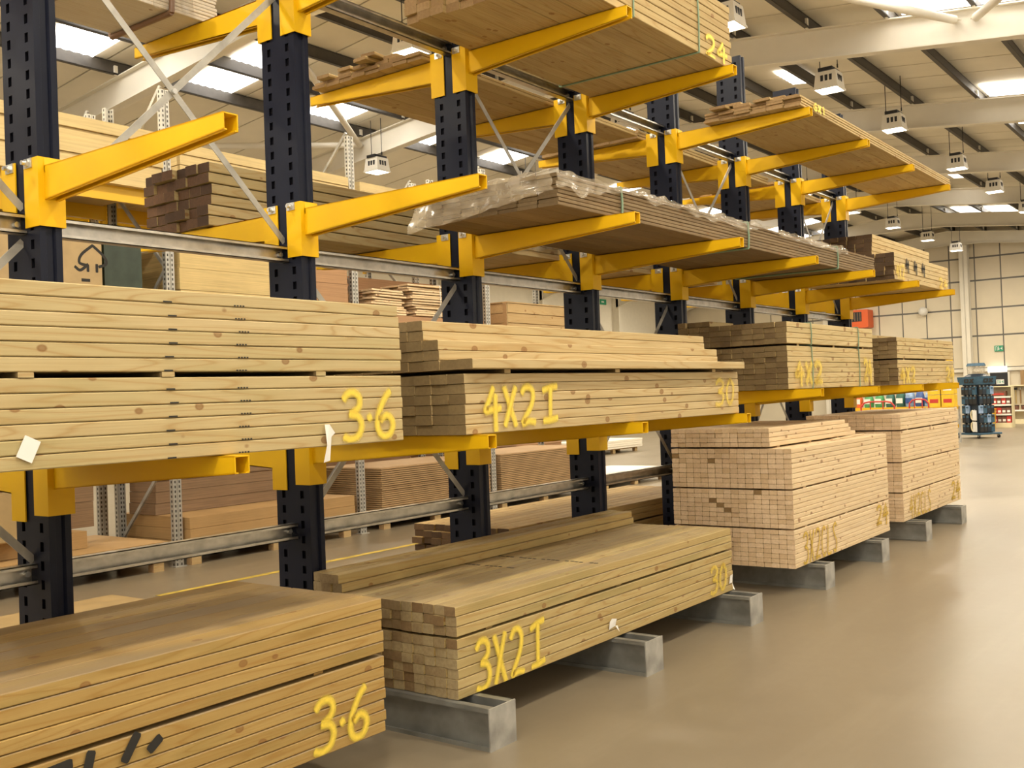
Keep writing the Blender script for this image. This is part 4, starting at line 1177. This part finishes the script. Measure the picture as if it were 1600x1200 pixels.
trolley('red handled trolley standing right of the first trolley, before the yellow boxes', 23.2, 2.42, .5, 1.22)
# display stand
t = thing('display_stand', 'tall dark blue display stand on castors with OX header boards and a clear topped drum', 'stand', (28.9, 2.62, 0), -.57)
part('base_tray', MB().chamfer(-.42, .42, -.42, .42, .10, .15, .01), M['teal'], t)
for px in (-.36, .36):
    for py in (-.36, .36):
        w = part('castor', MB().tube((px-.02, py, .045), (px+.02, py, .045), .045, 10), M['black'], t)
        part('fork', MB().box(px-.03, px+.03, py-.02, py+.02, .05, .10), M['galv_dull'], w)
part('column', MB().chamfer(-.26, .26, -.26, .26, .15, 1.5, .01), M['blue_black'], t)
GL['O'] = [[(.3,1.0),(.08,.8),(.06,.2),(.28,.0),(.5,.2),(.52,.8),(.3,1.0)]]
hd = MB().add([(-.33,-.33,1.5),(.33,-.33,1.5),(.33,.33,1.5),(-.33,.33,1.5),(-.36,-.36,1.72),(.36,-.36,1.72),(.36,.36,1.72),(-.36,.36,1.72)], [(0,3,2,1),(4,5,6,7),(0,1,5,4),(1,2,6,5),(2,3,7,6),(3,0,4,7)])
hp = part('header', hd, M['teal'], t)
for k, rz in enumerate((0, -math.pi/2)):
    o = paint('OX', t, -.12, .26, 0, 0, .14, .018, .15, 'print', 'header_letters')
    o.location = (0, -.352, 1.54) if k == 0 else (-.352, 0, 1.54); o.rotation_euler = (0, 0, rz)
part('top_collar', MB().tube((0,0,1.72),(0,0,1.80),.34,20,r2=.2), M['blue_black'], t)
part('clear_drum', MB().tube((0,0,1.80),(0,0,2.02),.24,24), M['film'], t)
part('drum_lid', MB().tube((0,0,2.02),(0,0,2.10),.26,24,r2=.22), M['teal'], t)
pk = {}
def packet(w, h, m):
    k = (w, h, m)
    if k not in pk:
        a = MB().chamfer(-w/2, w/2, -.05, 0, -h, 0, .006).mesh('packet', M[m])
        b = MB().box(-w*.35, w*.35, -.054, -.05, -h*.34, -h*.12).mesh('card', M['teal' if m != 'teal' else 'black'])
        c = MB().box(-.012, .012, -.03, .012, 0, .03).mesh('hanger', M['galv_dull'])
        pk[k] = (a, b, c)
    return pk[k]
DS = Matrix.Translation((28.9, 2.62, 0)) @ Matrix.Rotation(-.57, 4, 'Z')
for f in range(2):
    for r in range(5):
        for c in range(4):
            if f == 1 and r in (2, 3, 4) and c >= 2: continue
            m = ('black','teal','blue_black','blue_black','teal','black','blue_light')[(r*3+c*2+f*5) % 7]
            w, h = .122, .225
            lx, lz = -.19+.133*c, 1.44-.262*r
            loc = Matrix.Rotation(-math.pi/2*f, 4, 'Z') @ Vector((lx, -.276, lz))
            p = DS @ loc
            q = thing('tool_packet', 'small hanging tool packet on the OX display stand', 'packet', p, -.57-math.pi/2*f, 'tool packets hanging on the display stand')
            for nme, me in zip(('packet','card','hanger'), packet(w, h, m)): link(nme, me, q)
for k, z in enumerate((.66, .34)):
    loc = Matrix.Rotation(-math.pi/2, 4, 'Z') @ Vector((.17, -.276, z))
    p = DS @ loc
    q = thing('cream_tool', ('upper' if k == 0 else 'lower')+' cream handled tool hanging on the OX display stand', 'tool', p, -.57-math.pi/2)
    part('blade', MB().chamfer(-.05, .06, -.05, 0, -.16, .12, .006), M['white'], q)
    pts = [(-.05,-.03,.12),(-.10,-.03,.08),(-.12,-.03,.0),(-.10,-.03,-.1),(-.05,-.03,-.15)]
    part('handle', MB().path(pts, .022, 8), M['cream'], q)
    part('hanger', MB().box(-.012,.012,-.03,.008,.12,.15), M['galv_dull'], q)
# gondola shelves with red and brown boxes
def gondola(label, x, y, w, h, shelves, rz=0):
    t = thing('shop_shelf', label, 'shelf', (x, y, 0), rz)
    part('plinth', MB().box(0, .5, 0, w, 0, .16), M['cream'], t)
    part('back_panel', MB().box(.5, .53, 0, w, 0, h), M['wall'], t)
    part('side_panel', MB().box(.1, .5, -.02, 0, 0, h), M['cream'], t)
    part('side_panel', MB().box(.1, .5, w, w+.02, 0, h), M['cream'], t)
    part('top_board', MB().box(.1, .55, -.02, w+.02, h, h+.03), M['cream'], t)
    for z in shelves:
        s_ = part('shelf_board', MB().box(0, .5, 0, w, z-.03, z), M['cream'], t)
        part('price_strip', MB().box(-.01, 0, 0, w, z-.05, z+.005), M['white'], s_)
    return t
GX, GY = 35.4, 3.02
gondola('cream shop shelf unit with red and brown boxes, right of the display stand', GX, GY, .74, 1.36, (.46, .78, 1.05))
gondola('second cream shop shelf unit at the right edge, with hanging brown goods', 38.5, 2.55, 1.08, 1.36, (.5,))
for r, z in enumerate((.161, .461, .781)):
    for c in range(5):
        m = 'red' if (c >= 3 or (r + c) % 3 == 0) else 'brown_box'
        q = thing('small_box', 'small %s box on the %s shelf of the cream unit, %s from the left' % ('red' if m == 'red' else 'brown', ('bottom','second','third')[r], ('fifth','fourth','third','second','first')[c]), 'box', (GX+.04, GY+.02+c*.143, z))
        part('carton', MB().chamfer(0, .3, 0, .132, 0, .21 if r else .22, .006), M[m], q)
        part('printed_panel', MB().box(-.003, 0, .02, .11, .05, .12), M['white'], q)
q = thing('small_box', 'long brown box lying on the top shelf of the cream unit', 'box', (GX+.04, GY+.16, 1.051))
part('carton', MB().chamfer(0, .3, 0, .46, 0, .17, .006), M['brown_box'], q); part('printed_panel', MB().box(-.003, 0, .05, .4, .05, .1), M['red'], q)
t = thing('yellow_bin', 'yellow bin standing left of the red boxes', 'bin', (35.0, 3.5, 0))
part('body', MB().add([(0,0,0),(.3,0,0),(.3,.3,0),(0,.3,0),(-.03,-.03,.62),(.33,-.03,.62),(.33,.33,.62),(-.03,.33,.62)], [(0,3,2,1),(4,5,6,7),(0,1,5,4),(1,2,6,5),(2,3,7,6),(3,0,4,7)]), M['yellow_rack'], t)
part('rim', MB().box(-.045, .345, -.045, .345, .62, .65), M['yellow_rack'], t)
for c in range(7):
    q = thing('hanging_tool', 'long handled tool hanging on the shelf unit at the right edge, %s from the left' % NTH[6-c], 'tool', (38.5+.44, 2.62+.15*c, .72))
    part('handle', MB().tube((0,0,0),(0,0,.5),.022,8), M['mdf' if c % 2 else 'ply'], q)
    part('head', MB().chamfer(-.03,.03,-.05,.05,.5,.58,.008), M['galv_dull' if c % 3 else 'black'], q)
    part('hook', MB().box(0,.058,-.008,.008,.52,.54), M['galv_dull'], q)
for c in range(4):
    q = thing('dark_pot', 'dark pot on the low shelf at the right edge, %s from the left' % NTH[3-c], 'pot', (38.65, 2.72+.25*c, .501))
    part('pot', MB().tube((0,0,0),(0,0,.15),.08,14,r2=.095), M['brown_box'], q); part('lid', MB().tube((0,0,.15),(0,0,.17),.1,14), M['black'], q)
